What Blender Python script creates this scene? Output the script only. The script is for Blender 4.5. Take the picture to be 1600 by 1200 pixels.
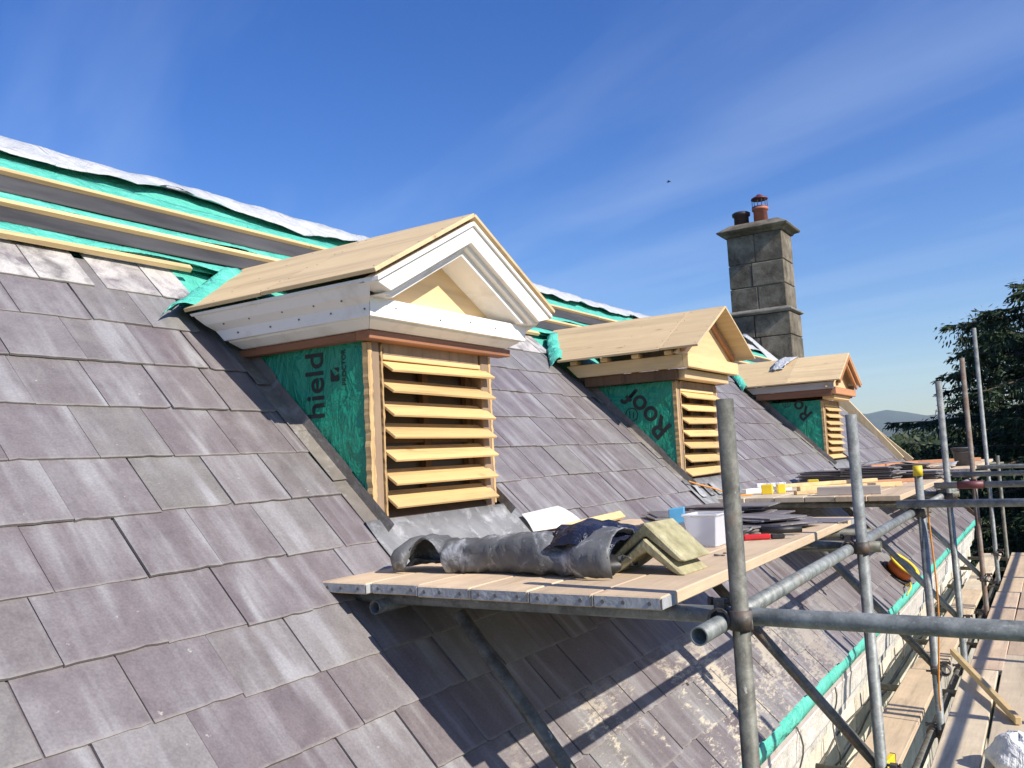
import bpy, bmesh, math, random
from mathutils import Vector, Matrix, noise
random.seed(7)
scene = bpy.context.scene
col = scene.collection
for o in list(bpy.data.objects): bpy.data.objects.remove(o)
rad = math.radians

# ------------------------------------------------------------------ camera
FPX = 1340.0
YAW, PIT, ROL = rad(32.30), rad(5.0), rad(-2.935)
_f = Vector((-math.sin(YAW)*math.cos(PIT), math.cos(YAW)*math.cos(PIT), math.sin(PIT)))
_r = Vector((math.cos(YAW), math.sin(YAW), 0)); _u = _r.cross(_f)
RIGHT = math.cos(ROL)*_r + math.sin(ROL)*_u
UP = -math.sin(ROL)*_r + math.cos(ROL)*_u
FWD = _f
cam_d = bpy.data.cameras.new('camera'); cam = bpy.data.objects.new('camera', cam_d); col.objects.link(cam)
cam_d.sensor_width = 36; cam_d.lens = FPX/1600*36; cam_d.clip_start = 0.05; cam_d.clip_end = 30000
cam.matrix_world = Matrix(((RIGHT.x, UP.x, -FWD.x, 0), (RIGHT.y, UP.y, -FWD.y, 0), (RIGHT.z, UP.z, -FWD.z, 0), (0, 0, 0, 1)))
scene.camera = cam
scene.render.resolution_x, scene.render.resolution_y = 1024, 768

# ------------------------------------------------------------------ sky and sun
SUN_EL, SUN_AZ = rad(37.0), rad(-6.0)          # azimuth from +X towards +Y
SUN = Vector((math.cos(SUN_EL)*math.cos(SUN_AZ), math.cos(SUN_EL)*math.sin(SUN_AZ), math.sin(SUN_EL)))
world = bpy.data.worlds.new('World'); scene.world = world; world.use_nodes = True
wn, wl = world.node_tree.nodes, world.node_tree.links
bg = wn['Background']; bg.inputs[1].default_value = 0.092
sky = wn.new('ShaderNodeTexSky'); sky.sky_type = 'NISHITA'; sky.sun_disc = False
sky.sun_elevation = SUN_EL; sky.sun_rotation = rad(90) - SUN_AZ
sky.altitude = 200; sky.air_density = 1.15; sky.dust_density = 0.35; sky.ozone_density = 4.5
# thin cirrus, laid on a flat high layer so that it holds for every direction
tc = wn.new('ShaderNodeTexCoord'); sep = wn.new('ShaderNodeSeparateXYZ'); wl.new(tc.outputs['Generated'], sep.inputs[0])
def wmath(op, a, b=None):
    n = wn.new('ShaderNodeMath'); n.operation = op
    for i, v in enumerate((a, b)):
        if v is None: continue
        if isinstance(v, (int, float)): n.inputs[i].default_value = v
        else: wl.new(v, n.inputs[i])
    return n.outputs[0]
zz = wmath('MAXIMUM', sep.outputs[2], 0.03)
cx = wmath('DIVIDE', sep.outputs[0], zz); cy = wmath('DIVIDE', sep.outputs[1], zz)
comb = wn.new('ShaderNodeCombineXYZ'); wl.new(cx, comb.inputs[0]); wl.new(cy, comb.inputs[1])
mp = wn.new('ShaderNodeMapping'); wl.new(comb.outputs[0], mp.inputs[0])
mp.inputs['Rotation'].default_value = (0, 0, rad(26)); mp.inputs['Scale'].default_value = (1, 1, 1)
mp2 = wn.new('ShaderNodeMapping'); wl.new(mp.outputs[0], mp2.inputs[0]); mp2.inputs['Scale'].default_value = (0.22, 1.0, 1)
nz = wn.new('ShaderNodeTexNoise'); wl.new(mp2.outputs[0], nz.inputs['Vector'])
nz.inputs['Scale'].default_value = 0.9; nz.inputs['Detail'].default_value = 7; nz.inputs['Roughness'].default_value = 0.56; nz.inputs['Distortion'].default_value = 0.35
sp2 = wn.new('ShaderNodeSeparateXYZ'); wl.new(mp.outputs[0], sp2.inputs[0])
def streak(c, w, a):      # a long soft cirrus streak
    q = wmath('DIVIDE', wmath('SUBTRACT', sp2.outputs[1], c), w)
    return wmath('MULTIPLY', wmath('POWER', 2.718, wmath('MULTIPLY', wmath('MULTIPLY', q, q), -1.0)), a)
dens = wmath('ADD', wmath('MULTIPLY', nz.outputs[0], 0.82), wmath('ADD', streak(2.10, 0.30, 0.085), wmath('ADD', streak(2.95, 0.3, 0.06), streak(1.5, 0.2, 0.04))))
cr = wn.new('ShaderNodeValToRGB'); wl.new(dens, cr.inputs[0])
cr.color_ramp.elements[0].position = 0.40; cr.color_ramp.elements[0].color = (0, 0, 0, 1)
cr.color_ramp.elements[1].position = 0.78; cr.color_ramp.elements[1].color = (0.30, 0.30, 0.30, 1)
mixw = wn.new('ShaderNodeMix'); mixw.data_type = 'RGBA'
wl.new(cr.outputs[0], mixw.inputs[0]); hs = wn.new('ShaderNodeHueSaturation'); hs.inputs['Hue'].default_value = 0.518; hs.inputs['Saturation'].default_value = 1.3; hs.inputs['Value'].default_value = 1.22; wl.new(sky.outputs[0], hs.inputs['Color']); wl.new(hs.outputs[0], mixw.inputs[6]); mixw.inputs[7].default_value = (6.8, 7.9, 9.2, 1)
wl.new(mixw.outputs[2], bg.inputs[0])
sd = bpy.data.lights.new('sun', 'SUN'); sd.energy = 5.0; sd.angle = rad(0.5); sd.color = (1.0, 0.92, 0.80)
so = bpy.data.objects.new('sun', sd); col.objects.link(so); so.rotation_euler = SUN.to_track_quat('Z', 'Y').to_euler(); so.location = (8, 0, 12)
vs = scene.view_settings; vs.view_transform = 'Standard'; vs.look = 'None'; vs.exposure = 0.50; vs.gamma = 1; vs.use_curve_mapping = False

# ------------------------------------------------------------------ helpers
ZG = -6.5                    # ground level, camera at 0
RC = -2.7                    # main roof plane: x + z = RC, 45 degrees
R2 = math.sqrt(2)
def ray(u, v): return RIGHT*((u-800)/FPX) - UP*((v-600)/FPX) + FWD
def onX(u, v, x): d = ray(u, v); return d*(x/d.x)
def onY(u, v, y): d = ray(u, v); return d*(y/d.y)
def onZ(u, v, z): d = ray(u, v); return d*(z/d.z)
def RP(s, y, h=0.0): return Vector((RC - s/R2 + h/R2, y, s/R2 + h/R2))     # point on the roof slope

def prm(o, label=None, cat=None, group=None, kind=None):
    if label: o['label'] = label
    if cat: o['category'] = cat
    if group: o['group'] = group
    if kind: o['kind'] = kind
    return o
def empty(name, loc, label, cat, group=None):
    o = bpy.data.objects.new(name, None); col.objects.link(o); o.location = loc; o.empty_display_size = .1
    return prm(o, label, cat, group)
def par(o, p):
    if p is None: return o
    o.parent = p
    if p.type == 'EMPTY': o.matrix_parent_inverse = Matrix.Translation(-Vector(p.location))
    return o

class MB:
    """collects shapes for one mesh object"""
    def __init__(s): s.v = []; s.f = []; s.sm = []
    def add(s, vs, fs, smooth=False):
        n = len(s.v); s.v += [tuple(v) for v in vs]
        for f in fs: s.f.append([i+n for i in f]); s.sm.append(smooth)
        return s
    def hexa(s, p):      # 8 points: bottom ring 0-3, top ring 4-7
        return s.add(p, [(3,2,1,0),(4,5,6,7),(0,1,5,4),(1,2,6,5),(2,3,7,6),(3,0,4,7)])
    def box(s, a, b):
        x0,y0,z0 = [min(i,j) for i,j in zip(a,b)]; x1,y1,z1 = [max(i,j) for i,j in zip(a,b)]
        return s.hexa([(x0,y0,z0),(x1,y0,z0),(x1,y1,z0),(x0,y1,z0),(x0,y0,z1),(x1,y0,z1),(x1,y1,z1),(x0,y1,z1)])
    def obox(s, c, X, Y, Z, sx, sy, sz):    # centre, unit axes, full sizes
        c = Vector(c); X = Vector(X).normalized()*sx/2; Y = Vector(Y).normalized()*sy/2; Z = Vector(Z).normalized()*sz/2
        return s.hexa([c-X-Y-Z, c+X-Y-Z, c+X+Y-Z, c-X+Y-Z, c-X-Y+Z, c+X-Y+Z, c+X+Y+Z, c-X+Y+Z])
    def plank(s, p, q, w, t, up=(0,0,1)):   # bar from p to q
        p = Vector(p); q = Vector(q); d = (q-p); L = d.length; d.normalize()
        side = d.cross(Vector(up)).normalized(); n = side.cross(d)
        return s.obox((p+q)/2, d, side, n, L, w, t)
    def prism(s, poly, axis, a, b):         # polygon in the other two axes, extruded along axis from a to b
        def P(u, v, w): return {'X': (w,u,v), 'Y': (u,w,v), 'Z': (u,v,w)}[axis]
        n = len(poly); vs = [P(u,v,a) for u,v in poly] + [P(u,v,b) for u,v in poly]
        fs = [tuple(range(n))[::-1], tuple(range(n,2*n))] + [(i,(i+1)%n,n+(i+1)%n,n+i) for i in range(n)]
        return s.add(vs, fs)
    def tube(s, p, q, r, n=16, hollow=0.0, r2=None):
        p = Vector(p); q = Vector(q); d = (q-p).normalized(); r2 = r if r2 is None else r2
        a = d.orthogonal().normalized(); b = d.cross(a)
        ring = lambda c, R: [c + (a*math.cos(2*math.pi*i/n) + b*math.sin(2*math.pi*i/n))*R for i in range(n)]
        if not hollow:
            s.add(ring(p,r)+ring(q,r2), [(i,(i+1)%n,n+(i+1)%n,n+i) for i in range(n)], True)
            m = len(s.v)-2*n
            s.f.append([m+i for i in range(n)][::-1]); s.sm.append(False); s.f.append([m+n+i for i in range(n)]); s.sm.append(False)
        else:
            ri = r-hollow
            s.add(ring(p,r)+ring(q,r2)+ring(p,ri)+ring(q,r2-hollow),
                  [(i,(i+1)%n,n+(i+1)%n,n+i) for i in range(n)] + [(2*n+(i+1)%n,2*n+i,3*n+i,3*n+(i+1)%n) for i in range(n)], True)
            m = len(s.v)-4*n
            for i in range(n):
                j = (i+1)%n
                s.f.append([m+i,m+2*n+i,m+2*n+j,m+j]); s.f.append([m+n+i,m+n+j,m+3*n+j,m+3*n+i]); s.sm += [False,False]
        return s
    def path(s, pts, r, n=8):
        pts = [Vector(p) for p in pts]; rings = []
        for i, p in enumerate(pts):
            d = (pts[min(i+1,len(pts)-1)] - pts[max(i-1,0)]).normalized()
            a = d.cross(Vector((0.31,0.2,0.93))).normalized(); b = d.cross(a)
            rings.append([p + (a*math.cos(2*math.pi*k/n)+b*math.sin(2*math.pi*k/n))*r for k in range(n)])
        fs = []
        for i in range(len(pts)-1):
            for k in range(n): fs.append((i*n+k, i*n+(k+1)%n, (i+1)*n+(k+1)%n, (i+1)*n+k))
        fs.append(tuple(range(n))[::-1]); fs.append(tuple((len(pts)-1)*n+k for k in range(n)))
        return s.add([v for r_ in rings for v in r_], fs, True)
    def sheet(s, grid, t=0.0, nrm=None, smooth=True):   # grid[i][j] of points; thickness t along nrm
        m, n = len(grid), len(grid[0])
        top = [Vector(p) for row in grid for p in row]
        fs = [(i*n+j, i*n+j+1, (i+1)*n+j+1, (i+1)*n+j) for i in range(m-1) for j in range(n-1)]
        if not t: return s.add(top, fs, smooth)
        nv = Vector(nrm).normalized()*t
        bot = [p - nv for p in top]; k = m*n
        fs2 = [tuple(k+i for i in f)[::-1] for f in fs]
        edge = [(0,j) for j in range(n)] + [(i,n-1) for i in range(1,m)] + [(m-1,j) for j in range(n-2,-1,-1)] + [(i,0) for i in range(m-2,0,-1)]
        ids = [i*n+j for i,j in edge]; E_ = [(ids[q], k+ids[q], k+ids[(q+1)%len(ids)], ids[(q+1)%len(ids)]) for q in range(len(ids))]
        return s.add(top+bot, fs+fs2+E_, smooth)
    def mesh(s, name, mat=None, bevel=0.0, seg=1, fix=True):
        me = bpy.data.meshes.new(name); me.from_pydata(s.v, [], s.f)
        me.polygons.foreach_set('use_smooth', s.sm)
        if fix or bevel:
            bm = bmesh.new(); bm.from_mesh(me)
            if fix: bmesh.ops.recalc_face_normals(bm, faces=bm.faces)
            if bevel:
                bmesh.ops.bevel(bm, geom=[e for e in bm.edges if e.is_manifold and e.calc_face_angle(0) > .6], offset=bevel, segments=seg, affect='EDGES', profile=.6)
            bm.to_mesh(me); bm.free()
        if mat: me.materials.append(mat)
        return me
    def build(s, name, mat, parent=None, bevel=0.0, **k):
        o = bpy.data.objects.new(name, s.mesh(name, mat, bevel)); col.objects.link(o)
        par(o, parent); return prm(o, **k)

# ------------------------------------------------------------------ materials
def mat(name):
    m = bpy.data.materials.new(name); m.use_nodes = True
    nt = m.node_tree; return m, nt.nodes, nt.links, nt.nodes['Principled BSDF']
def N(nodes, t, **k):
    n = nodes.new(t)
    for a, b in k.items(): setattr(n, a, b)
    return n
def ramp(nodes, links, src, stops):
    r = nodes.new('ShaderNodeValToRGB'); links.new(src, r.inputs[0])
    e = r.color_ramp.elements
    while len(e) < len(stops): e.new(.5)
    for i, (p, c) in enumerate(stops):
        e[i].position = p; e[i].color = (*c, 1) if len(c) == 3 else c
    return r.outputs[0]
def mixc(nodes, links, fac, a, b, mode='MIX'):
    n = nodes.new('ShaderNodeMix'); n.data_type = 'RGBA'; n.blend_type = mode
    for i, v in ((0,fac),(6,a),(7,b)):
        if isinstance(v, (int,float)): n.inputs[i].default_value = v
        elif isinstance(v, tuple): n.inputs[i].default_value = (*v,1)
        else: links.new(v, n.inputs[i])
    return n.outputs[2]
def mth(nodes, links, op, a, b=None):
    n = nodes.new('ShaderNodeMath'); n.operation = op
    for i, v in enumerate((a,b)):
        if v is None: continue
        if isinstance(v,(int,float)): n.inputs[i].default_value = v
        else: links.new(v, n.inputs[i])
    return n.outputs[0]
def noise_tex(nodes, links, vec, scale, detail=4, rough=.55, dist=0.0, stretch=None):
    if stretch:
        m = nodes.new('ShaderNodeMapping'); links.new(vec, m.inputs[0]); m.inputs['Scale'].default_value = stretch; vec = m.outputs[0]
    n = nodes.new('ShaderNodeTexNoise'); links.new(vec, n.inputs['Vector'])
    n.inputs['Scale'].default_value = scale; n.inputs['Detail'].default_value = detail; n.inputs['Roughness'].default_value = rough; n.inputs['Distortion'].default_value = dist
    return n.outputs[0]
def bump(nodes, links, h, strength, dist, bsdf):
    b = nodes.new('ShaderNodeBump'); b.inputs['Strength'].default_value = strength; b.inputs['Distance'].default_value = dist
    links.new(h, b.inputs['Height']); links.new(b.outputs[0], bsdf.inputs['Normal']); return b

def m_plain(name, c, rough=.6, var=.25, scale=8, bmp=.15, metal=0.0, stretch=None, c2=None, spec=None):
    m, n, l, b = mat(name)
    v = N(n,'ShaderNodeTexCoord').outputs['Object']
    t = noise_tex(n, l, v, scale, 6, .6, 0, stretch)
    lo = tuple(x*(1-var) for x in c); hi = tuple(min(1,x*(1+var)) for x in c) if c2 is None else c2
    l.new(ramp(n, l, t, [(.3,lo),(.7,hi)]), b.inputs['Base Color'])
    b.inputs['Roughness'].default_value = rough; b.inputs['Metallic'].default_value = metal
    if spec is not None: b.inputs['Specular IOR Level'].default_value = spec
    if bmp: bump(n, l, noise_tex(n, l, v, scale*5, 5, .6, 0, stretch), bmp, .01, b)
    return m
def m_wood(name, c, grain_axis='Y', dark=.55, rough=.6, knots=True, dirt=0.0, dirtc=(.2,.17,.14), gscale=14):
    m, n, l, b = mat(name)
    tcn = N(n,'ShaderNodeTexCoord').outputs['Object']
    inf = N(n,'ShaderNodeObjectInfo').outputs['Random']
    off = N(n,'ShaderNodeVectorMath', operation='ADD'); l.new(tcn, off.inputs[0])
    cb = N(n,'ShaderNodeCombineXYZ'); 
    k = mth(n,l,'MULTIPLY',inf,37.0)
    for i in range(3): l.new(k, cb.inputs[i])
    l.new(cb.outputs[0], off.inputs[1]); v = off.outputs[0]
    st = {'X':(.06,1,1),'Y':(1,.06,1),'Z':(1,1,.06)}[grain_axis]
    g = noise_tex(n, l, v, gscale, 6, .62, .6, st)
    fine = noise_tex(n, l, v, gscale*7, 3, .6, 0, st)
    gg = mth(n,l,'ADD',mth(n,l,'MULTIPLY',g,.72),mth(n,l,'MULTIPLY',fine,.28))
    base = ramp(n, l, gg, [(.34,tuple(x*dark for x in c)),(.47,tuple(x*.88 for x in c)),(.62,c)])
    br = mth(n,l,'ADD',mth(n,l,'MULTIPLY',inf,.30),.84)
    vm = N(n,'ShaderNodeVectorMath', operation='SCALE'); l.new(base, vm.inputs[0]); l.new(br, vm.inputs['Scale']); base = vm.outputs[0]
    if dirt:
        d = ramp(n, l, noise_tex(n, l, v, 4.5, 6, .65), [(.5-dirt*.35,(0,0,0)),(.75,(1,1,1))])
        base = mixc(n, l, mth(n,l,'MULTIPLY',d,dirt), base, dirtc)
    if knots:
        mk = N(n,'ShaderNodeMapping'); l.new(v,mk.inputs[0]); mk.inputs['Scale'].default_value = {'X':(.45,1,1),'Y':(1,.45,1),'Z':(1,1,.45)}[grain_axis]
        vo = N(n,'ShaderNodeTexVoronoi'); l.new(mk.outputs[0],vo.inputs['Vector']); vo.inputs['Scale'].default_value = 7.5
        kn = ramp(n,l,vo.outputs['Distance'],[(.035,(1,1,1)),(.10,(.35,.35,.35)),(.16,(0,0,0))])
        ks = N(n,'ShaderNodeSeparateColor'); l.new(vo.outputs['Color'],ks.inputs[0])
        kn = mth(n,l,'MULTIPLY',kn,mth(n,l,'GREATER_THAN',ks.outputs[0],.62))
        base = mixc(n,l,mth(n,l,'MULTIPLY',kn,.75),base,tuple(x*y for x,y in zip(c,(.45,.33,.25))))
    l.new(base, b.inputs['Base Color']); b.inputs['Roughness'].default_value = rough
    bump(n, l, gg, .35, .005, b)
    return m

M = {}
def slate_material(name, pale=0.0, gritty=True):
    m, n, l, b = mat(name)
    uv = N(n,'ShaderNodeUVMap').outputs[0]
    inf = N(n,'ShaderNodeObjectInfo').outputs['Random']; isl = N(n,'ShaderNodeNewGeometry')
    rnd = mth(n,l,'FRACT',mth(n,l,'ADD',mth(n,l,'MULTIPLY',inf,7.3),mth(n,l,'MULTIPLY',isl.outputs['Random Per Island'],3.7)))
    cb = N(n,'ShaderNodeCombineXYZ'); l.new(mth(n,l,'MULTIPLY',rnd,41.0),cb.inputs[0]); l.new(mth(n,l,'MULTIPLY',rnd,17.0),cb.inputs[1]); l.new(mth(n,l,'MULTIPLY',rnd,23.0),cb.inputs[2])
    add = N(n,'ShaderNodeVectorMath',operation='ADD'); l.new(uv,add.inputs[0]); l.new(cb.outputs[0],add.inputs[1]); v = add.outputs[0]
    # plain body colour per slate: purple grey, some browner, some greyer, few greenish
    body = ramp(n,l,rnd,[(0.0,(.142,.120,.126)),(.25,(.170,.150,.155)),(.5,(.190,.174,.178)),(.75,(.150,.128,.134)),(.90,(.190,.182,.172)),(1.0,(.205,.190,.194))])
    mott = noise_tex(n,l,v,11,6,.65,.2)
    body = mixc(n,l,.55,body,ramp(n,l,mott,[(.25,(.62,.59,.60)),(.75,(1.3,1.3,1.3))]),'MULTIPLY')
    # pale weathering streaks running down the slope
    s1 = noise_tex(n,l,v,10,2,.5,.35,(1,.16,1)); s2 = noise_tex(n,l,v,30,3,.55,.25,(1,.07,1))
    st = mth(n,l,'ADD',mth(n,l,'MULTIPLY',s1,.72),mth(n,l,'MULTIPLY',s2,.28))
    sm = ramp(n,l,st,[(.45,(0,0,0)),(.54,(.35,.35,.35)),(.64,(1,1,1))])
    sm = mth(n,l,'MULTIPLY',sm,mth(n,l,'ADD',.35,mth(n,l,'MULTIPLY',.65,ramp(n,l,noise_tex(n,l,v,3.5,2,.5),[(.35,(0,0,0)),(.65,(1,1,1))]))))
    colr = mixc(n,l,sm,body,(.295,.290,.298))
    if pale: colr = mixc(n,l,ramp(n,l,noise_tex(n,l,v,7,5,.6,.5),[(.36,(0,0,0)),(.58,(pale,pale,pale))]),colr,(.52,.50,.47))
    # fine speckle and chipped pale spots
    sp = noise_tex(n,l,v,120,2,.6)
    colr = mixc(n,l,.35,colr,ramp(n,l,sp,[(.3,(.6,.6,.6)),(.7,(1.3,1.3,1.3))]),'MULTIPLY')
    spot = ramp(n,l,noise_tex(n,l,v,26,3,.7),[(.70,(0,0,0)),(.76,(.6,.6,.6))])
    colr = mixc(n,l,spot,colr,(.46,.44,.40))
    # dusty tail edges (uv.y is metres above the tail)
    su = N(n,'ShaderNodeSeparateXYZ'); l.new(uv,su.inputs[0])
    tail = mth(n,l,'SUBTRACT',1.0,mth(n,l,'DIVIDE',su.outputs[1],.011))
    tailc = N(n,'ShaderNodeClamp'); l.new(mth(n,l,'MULTIPLY',tail,noise_tex(n,l,v,30,3,.6)),tailc.inputs[0])
    colr = mixc(n,l,tailc.outputs[0],colr,(.30,.275,.245))
    if gritty:      # mortar dust and lichen lying on the lower courses
        sz = N(n,'ShaderNodeSeparateXYZ'); pos = isl.outputs['Position']; l.new(pos,sz.inputs[0])
        low = N(n,'ShaderNodeMapRange'); l.new(sz.outputs[2],low.inputs[0]); low.inputs[1].default_value=-.93; low.inputs[2].default_value=-1.06
        near = N(n,'ShaderNodeMapRange'); l.new(sz.outputs[1],near.inputs[0]); near.inputs[1].default_value=7.0; near.inputs[2].default_value=3.6
        n2 = N(n,'ShaderNodeMapRange'); l.new(sz.outputs[1],n2.inputs[0]); n2.inputs[1].default_value=2.25; n2.inputs[2].default_value=3.0
        low_ = mth(n,l,'MULTIPLY',low.outputs[0],n2.outputs[0])
        a_ = noise_tex(n,l,pos,2.2,4,.6,.3); b_ = noise_tex(n,l,pos,52,8,.78,.3,(1,.3,1))
        pm = ramp(n,l,mth(n,l,'ADD',mth(n,l,'MULTIPLY',a_,.55),mth(n,l,'MULTIPLY',b_,.5)),[(.53,(0,0,0)),(.575,(.9,.9,.9))])
        fac = mth(n,l,'MULTIPLY',mth(n,l,'MULTIPLY',low_,near.outputs[0]),pm)
        colr = mixc(n,l,fac,colr,(.56,.50,.39))
    l.new(colr,b.inputs['Base Color'])
    l.new(ramp(n,l,mott,[(.3,(.36,)*3),(.7,(.52,)*3)]),b.inputs['Roughness']); b.inputs['Specular IOR Level'].default_value=.4
    h = mth(n,l,'ADD',noise_tex(n,l,v,16,6,.65,.3,(1,.5,1)),mth(n,l,'MULTIPLY',sp,.25))
    bump(n,l,h,.45,.007,b)
    return m
M['slate'] = slate_material('slate'); M['slate_pale'] = slate_material('slate_mortar_stained', .85)
M['ply'] = m_wood('plywood',(.70,.53,.30),'X',.66,.6,gscale=7,dirt=.25,dirtc=(.46,.31,.16))
M['ply_y'] = m_wood('plywood_front',(.70,.50,.27),'Y',.74,.55,gscale=7)
M['pine_y'] = m_wood('pine_along',(.74,.54,.27),'Y',.66,.55)
M['pine_x'] = m_wood('pine_across',(.74,.54,.27),'X',.66,.55)
M['pine_slope'] = m_wood('pine_slope',(.68,.52,.29),'Z',.7,.6)
M['slat'] = m_wood('louvre_wood',(.72,.49,.22),'Y',.58,.55)
M['red'] = m_wood('red_brown_timber',(.30,.13,.065),'Y',.6,.6)
M['red_x'] = m_wood('red_brown_timber_across',(.30,.13,.065),'X',.6,.6)
M['orange_w'] = m_wood('stained_orange_timber',(.52,.25,.12),'Y',.7,.55)
M['jamb'] = m_wood('weathered_jamb',(.38,.27,.17),'Z',.36,.85,dirt=.75,dirtc=(.20,.14,.10))
M['jamb_rough'] = m_wood('torn_timber_edge',(.62,.42,.20),'Z',.35,.85,dirt=.4,dirtc=(.14,.09,.05))
M['dark_wood'] = m_wood('old_brown_timber',(.13,.075,.04),'Z',.5,.8)
M['board'] = m_wood('scaffold_board',(.70,.53,.35),'Y',.58,.8,dirt=.6,dirtc=(.38,.30,.21))
M['board_old'] = m_wood('weathered_scaffold_board',(.68,.57,.42),'Y',.6,.8,dirt=.6,dirtc=(.36,.30,.21))
M['board_red'] = m_wood('reddish_scaffold_board',(.62,.47,.34),'Y',.6,.8,dirt=.5,dirtc=(.30,.23,.16))
M['grey_timber'] = m_wood('grey_primed_timber',(.52,.47,.43),'X',.75,.65,dirt=.4,dirtc=(.34,.28,.24))
def white_paint():
    m,n,l,b = mat('white_primer'); v=N(n,'ShaderNodeTexCoord').outputs['Object']
    t=noise_tex(n,l,v,5,6,.65); l.new(ramp(n,l,t,[(.28,(.68,.64,.58)),(.48,(.84,.82,.78))]),b.inputs['Base Color'])
    b.inputs['Roughness'].default_value=.45; bump(n,l,noise_tex(n,l,v,60,4,.6),.08,.004,b); return m
M['white'] = white_paint()
M['screw'] = m_plain('screw_head',(.16,.15,.14),.45,.2,30,0,.6)
def membrane(name,c,c2,rough=.42):
    m,n,l,b = mat(name); v=N(n,'ShaderNodeTexCoord').outputs['Object']
    w=noise_tex(n,l,v,3.2,4,.55,1.6); f=noise_tex(n,l,v,9,4,.6,2.2,(1,1,.35))
    l.new(ramp(n,l,w,[(.3,c),(.7,c2)]),b.inputs['Base Color']); b.inputs['Roughness'].default_value=rough
    bump(n,l,mth(n,l,'ADD',w,mth(n,l,'MULTIPLY',f,.5)),.8,.07,b); return m
M['green'] = membrane('green_membrane',(.006,.225,.135),(.012,.30,.19))
M['teal'] = membrane('turquoise_membrane',(.07,.44,.34),(.12,.53,.42),.5)
M['white_mem'] = membrane('white_membrane',(.40,.42,.45),(.52,.54,.56),.55)
M['ink'] = m_plain('black_ink',(.012,.02,.018),.6,.2,20,0)
M['felt'] = m_plain('dark_grey_felt',(.035,.035,.037),.75,.45,5,.3,0,(1,.25,1),(.07,.07,.072))
def steel(name,c,c2,rust=0.0,rough=.42):
    m,n,l,b = mat(name); v=N(n,'ShaderNodeTexCoord').outputs['Object']; inf=N(n,'ShaderNodeObjectInfo').outputs['Random']
    t=noise_tex(n,l,v,13,8,.78,.3); base=ramp(n,l,t,[(.30,tuple(x*.45 for x in c)),(.46,c),(.62,c2),(.75,tuple(x*1.25 for x in c2))])
    sp=ramp(n,l,noise_tex(n,l,v,55,4,.7),[(.60,(0,0,0)),(.72,(.6,.6,.6))]); base=mixc(n,l,sp,base,tuple(min(1,x*1.5) for x in c2))
    ms=ramp(n,l,noise_tex(n,l,v,17,5,.7,.2,(1,1,.5)),[(.66,(0,0,0)),(.70,(.8,.8,.8))]); base=mixc(n,l,ms,base,(.42,.41,.37))
    if rust:
        rm=ramp(n,l,noise_tex(n,l,v,6,6,.7,.4),[(.62-rust*.4,(0,0,0)),(.78-rust*.35,(1,1,1))]); base=mixc(n,l,rm,base,(.16,.085,.05))
    l.new(base,b.inputs['Base Color']); b.inputs['Metallic'].default_value=.15; b.inputs['Roughness'].default_value=rough
    bump(n,l,noise_tex(n,l,v,70,4,.65),.2,.003,b); return m
M['galv'] = steel('galvanised_tube',(.17,.185,.18),(.29,.31,.30),.06,.55)
M['galv_old'] = steel('dull_olive_tube',(.105,.105,.085),(.19,.19,.16),.16,.6)
M['galv_rust'] = steel('rusty_tube',(.17,.15,.125),(.26,.225,.19),.42,.7)
M['galv_dark'] = steel('dark_steel_tube',(.085,.085,.08),(.17,.17,.16),.3,.6)
M['fitting'] = steel('rusty_fitting',(.06,.055,.05),(.13,.115,.10),.22,.6)
M['inside'] = m_plain('tube_inside',(.03,.03,.03),.8,.2,10,0)
def lead(name,c,c2,w):
    m,n,l,b = mat(name); v=N(n,'ShaderNodeTexCoord').outputs['Object']
    base=ramp(n,l,noise_tex(n,l,v,7,6,.65,.4),[(.3,c),(.7,c2)])
    ox=ramp(n,l,noise_tex(n,l,v,9,7,.72,.7),[(.52,(0,0,0)),(.70,(w,w,w))])
    base=mixc(n,l,ox,base,(.56,.58,.60)); l.new(base,b.inputs['Base Color'])
    b.inputs['Metallic'].default_value=.1; b.inputs['Roughness'].default_value=.6
    bump(n,l,noise_tex(n,l,v,12,4,.6,.5),.35,.02,b); return m
M['lead'] = lead('lead_sheet',(.075,.078,.08),(.155,.16,.165),.9)
M['lead_brown'] = lead('old_lead_flashing',(.13,.115,.10),(.22,.20,.175),.35)
M['lead_mid'] = lead('apron_lead',(.15,.155,.16),(.25,.255,.26),.6)
M['lead_light'] = lead('bright_lead',(.25,.26,.27),(.42,.43,.44),.6)
M['ridge_tile'] = m_plain('buff_ridge_tile',(.36,.32,.16),.85,.4,14,.6,0,None,(.50,.46,.28))
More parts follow.
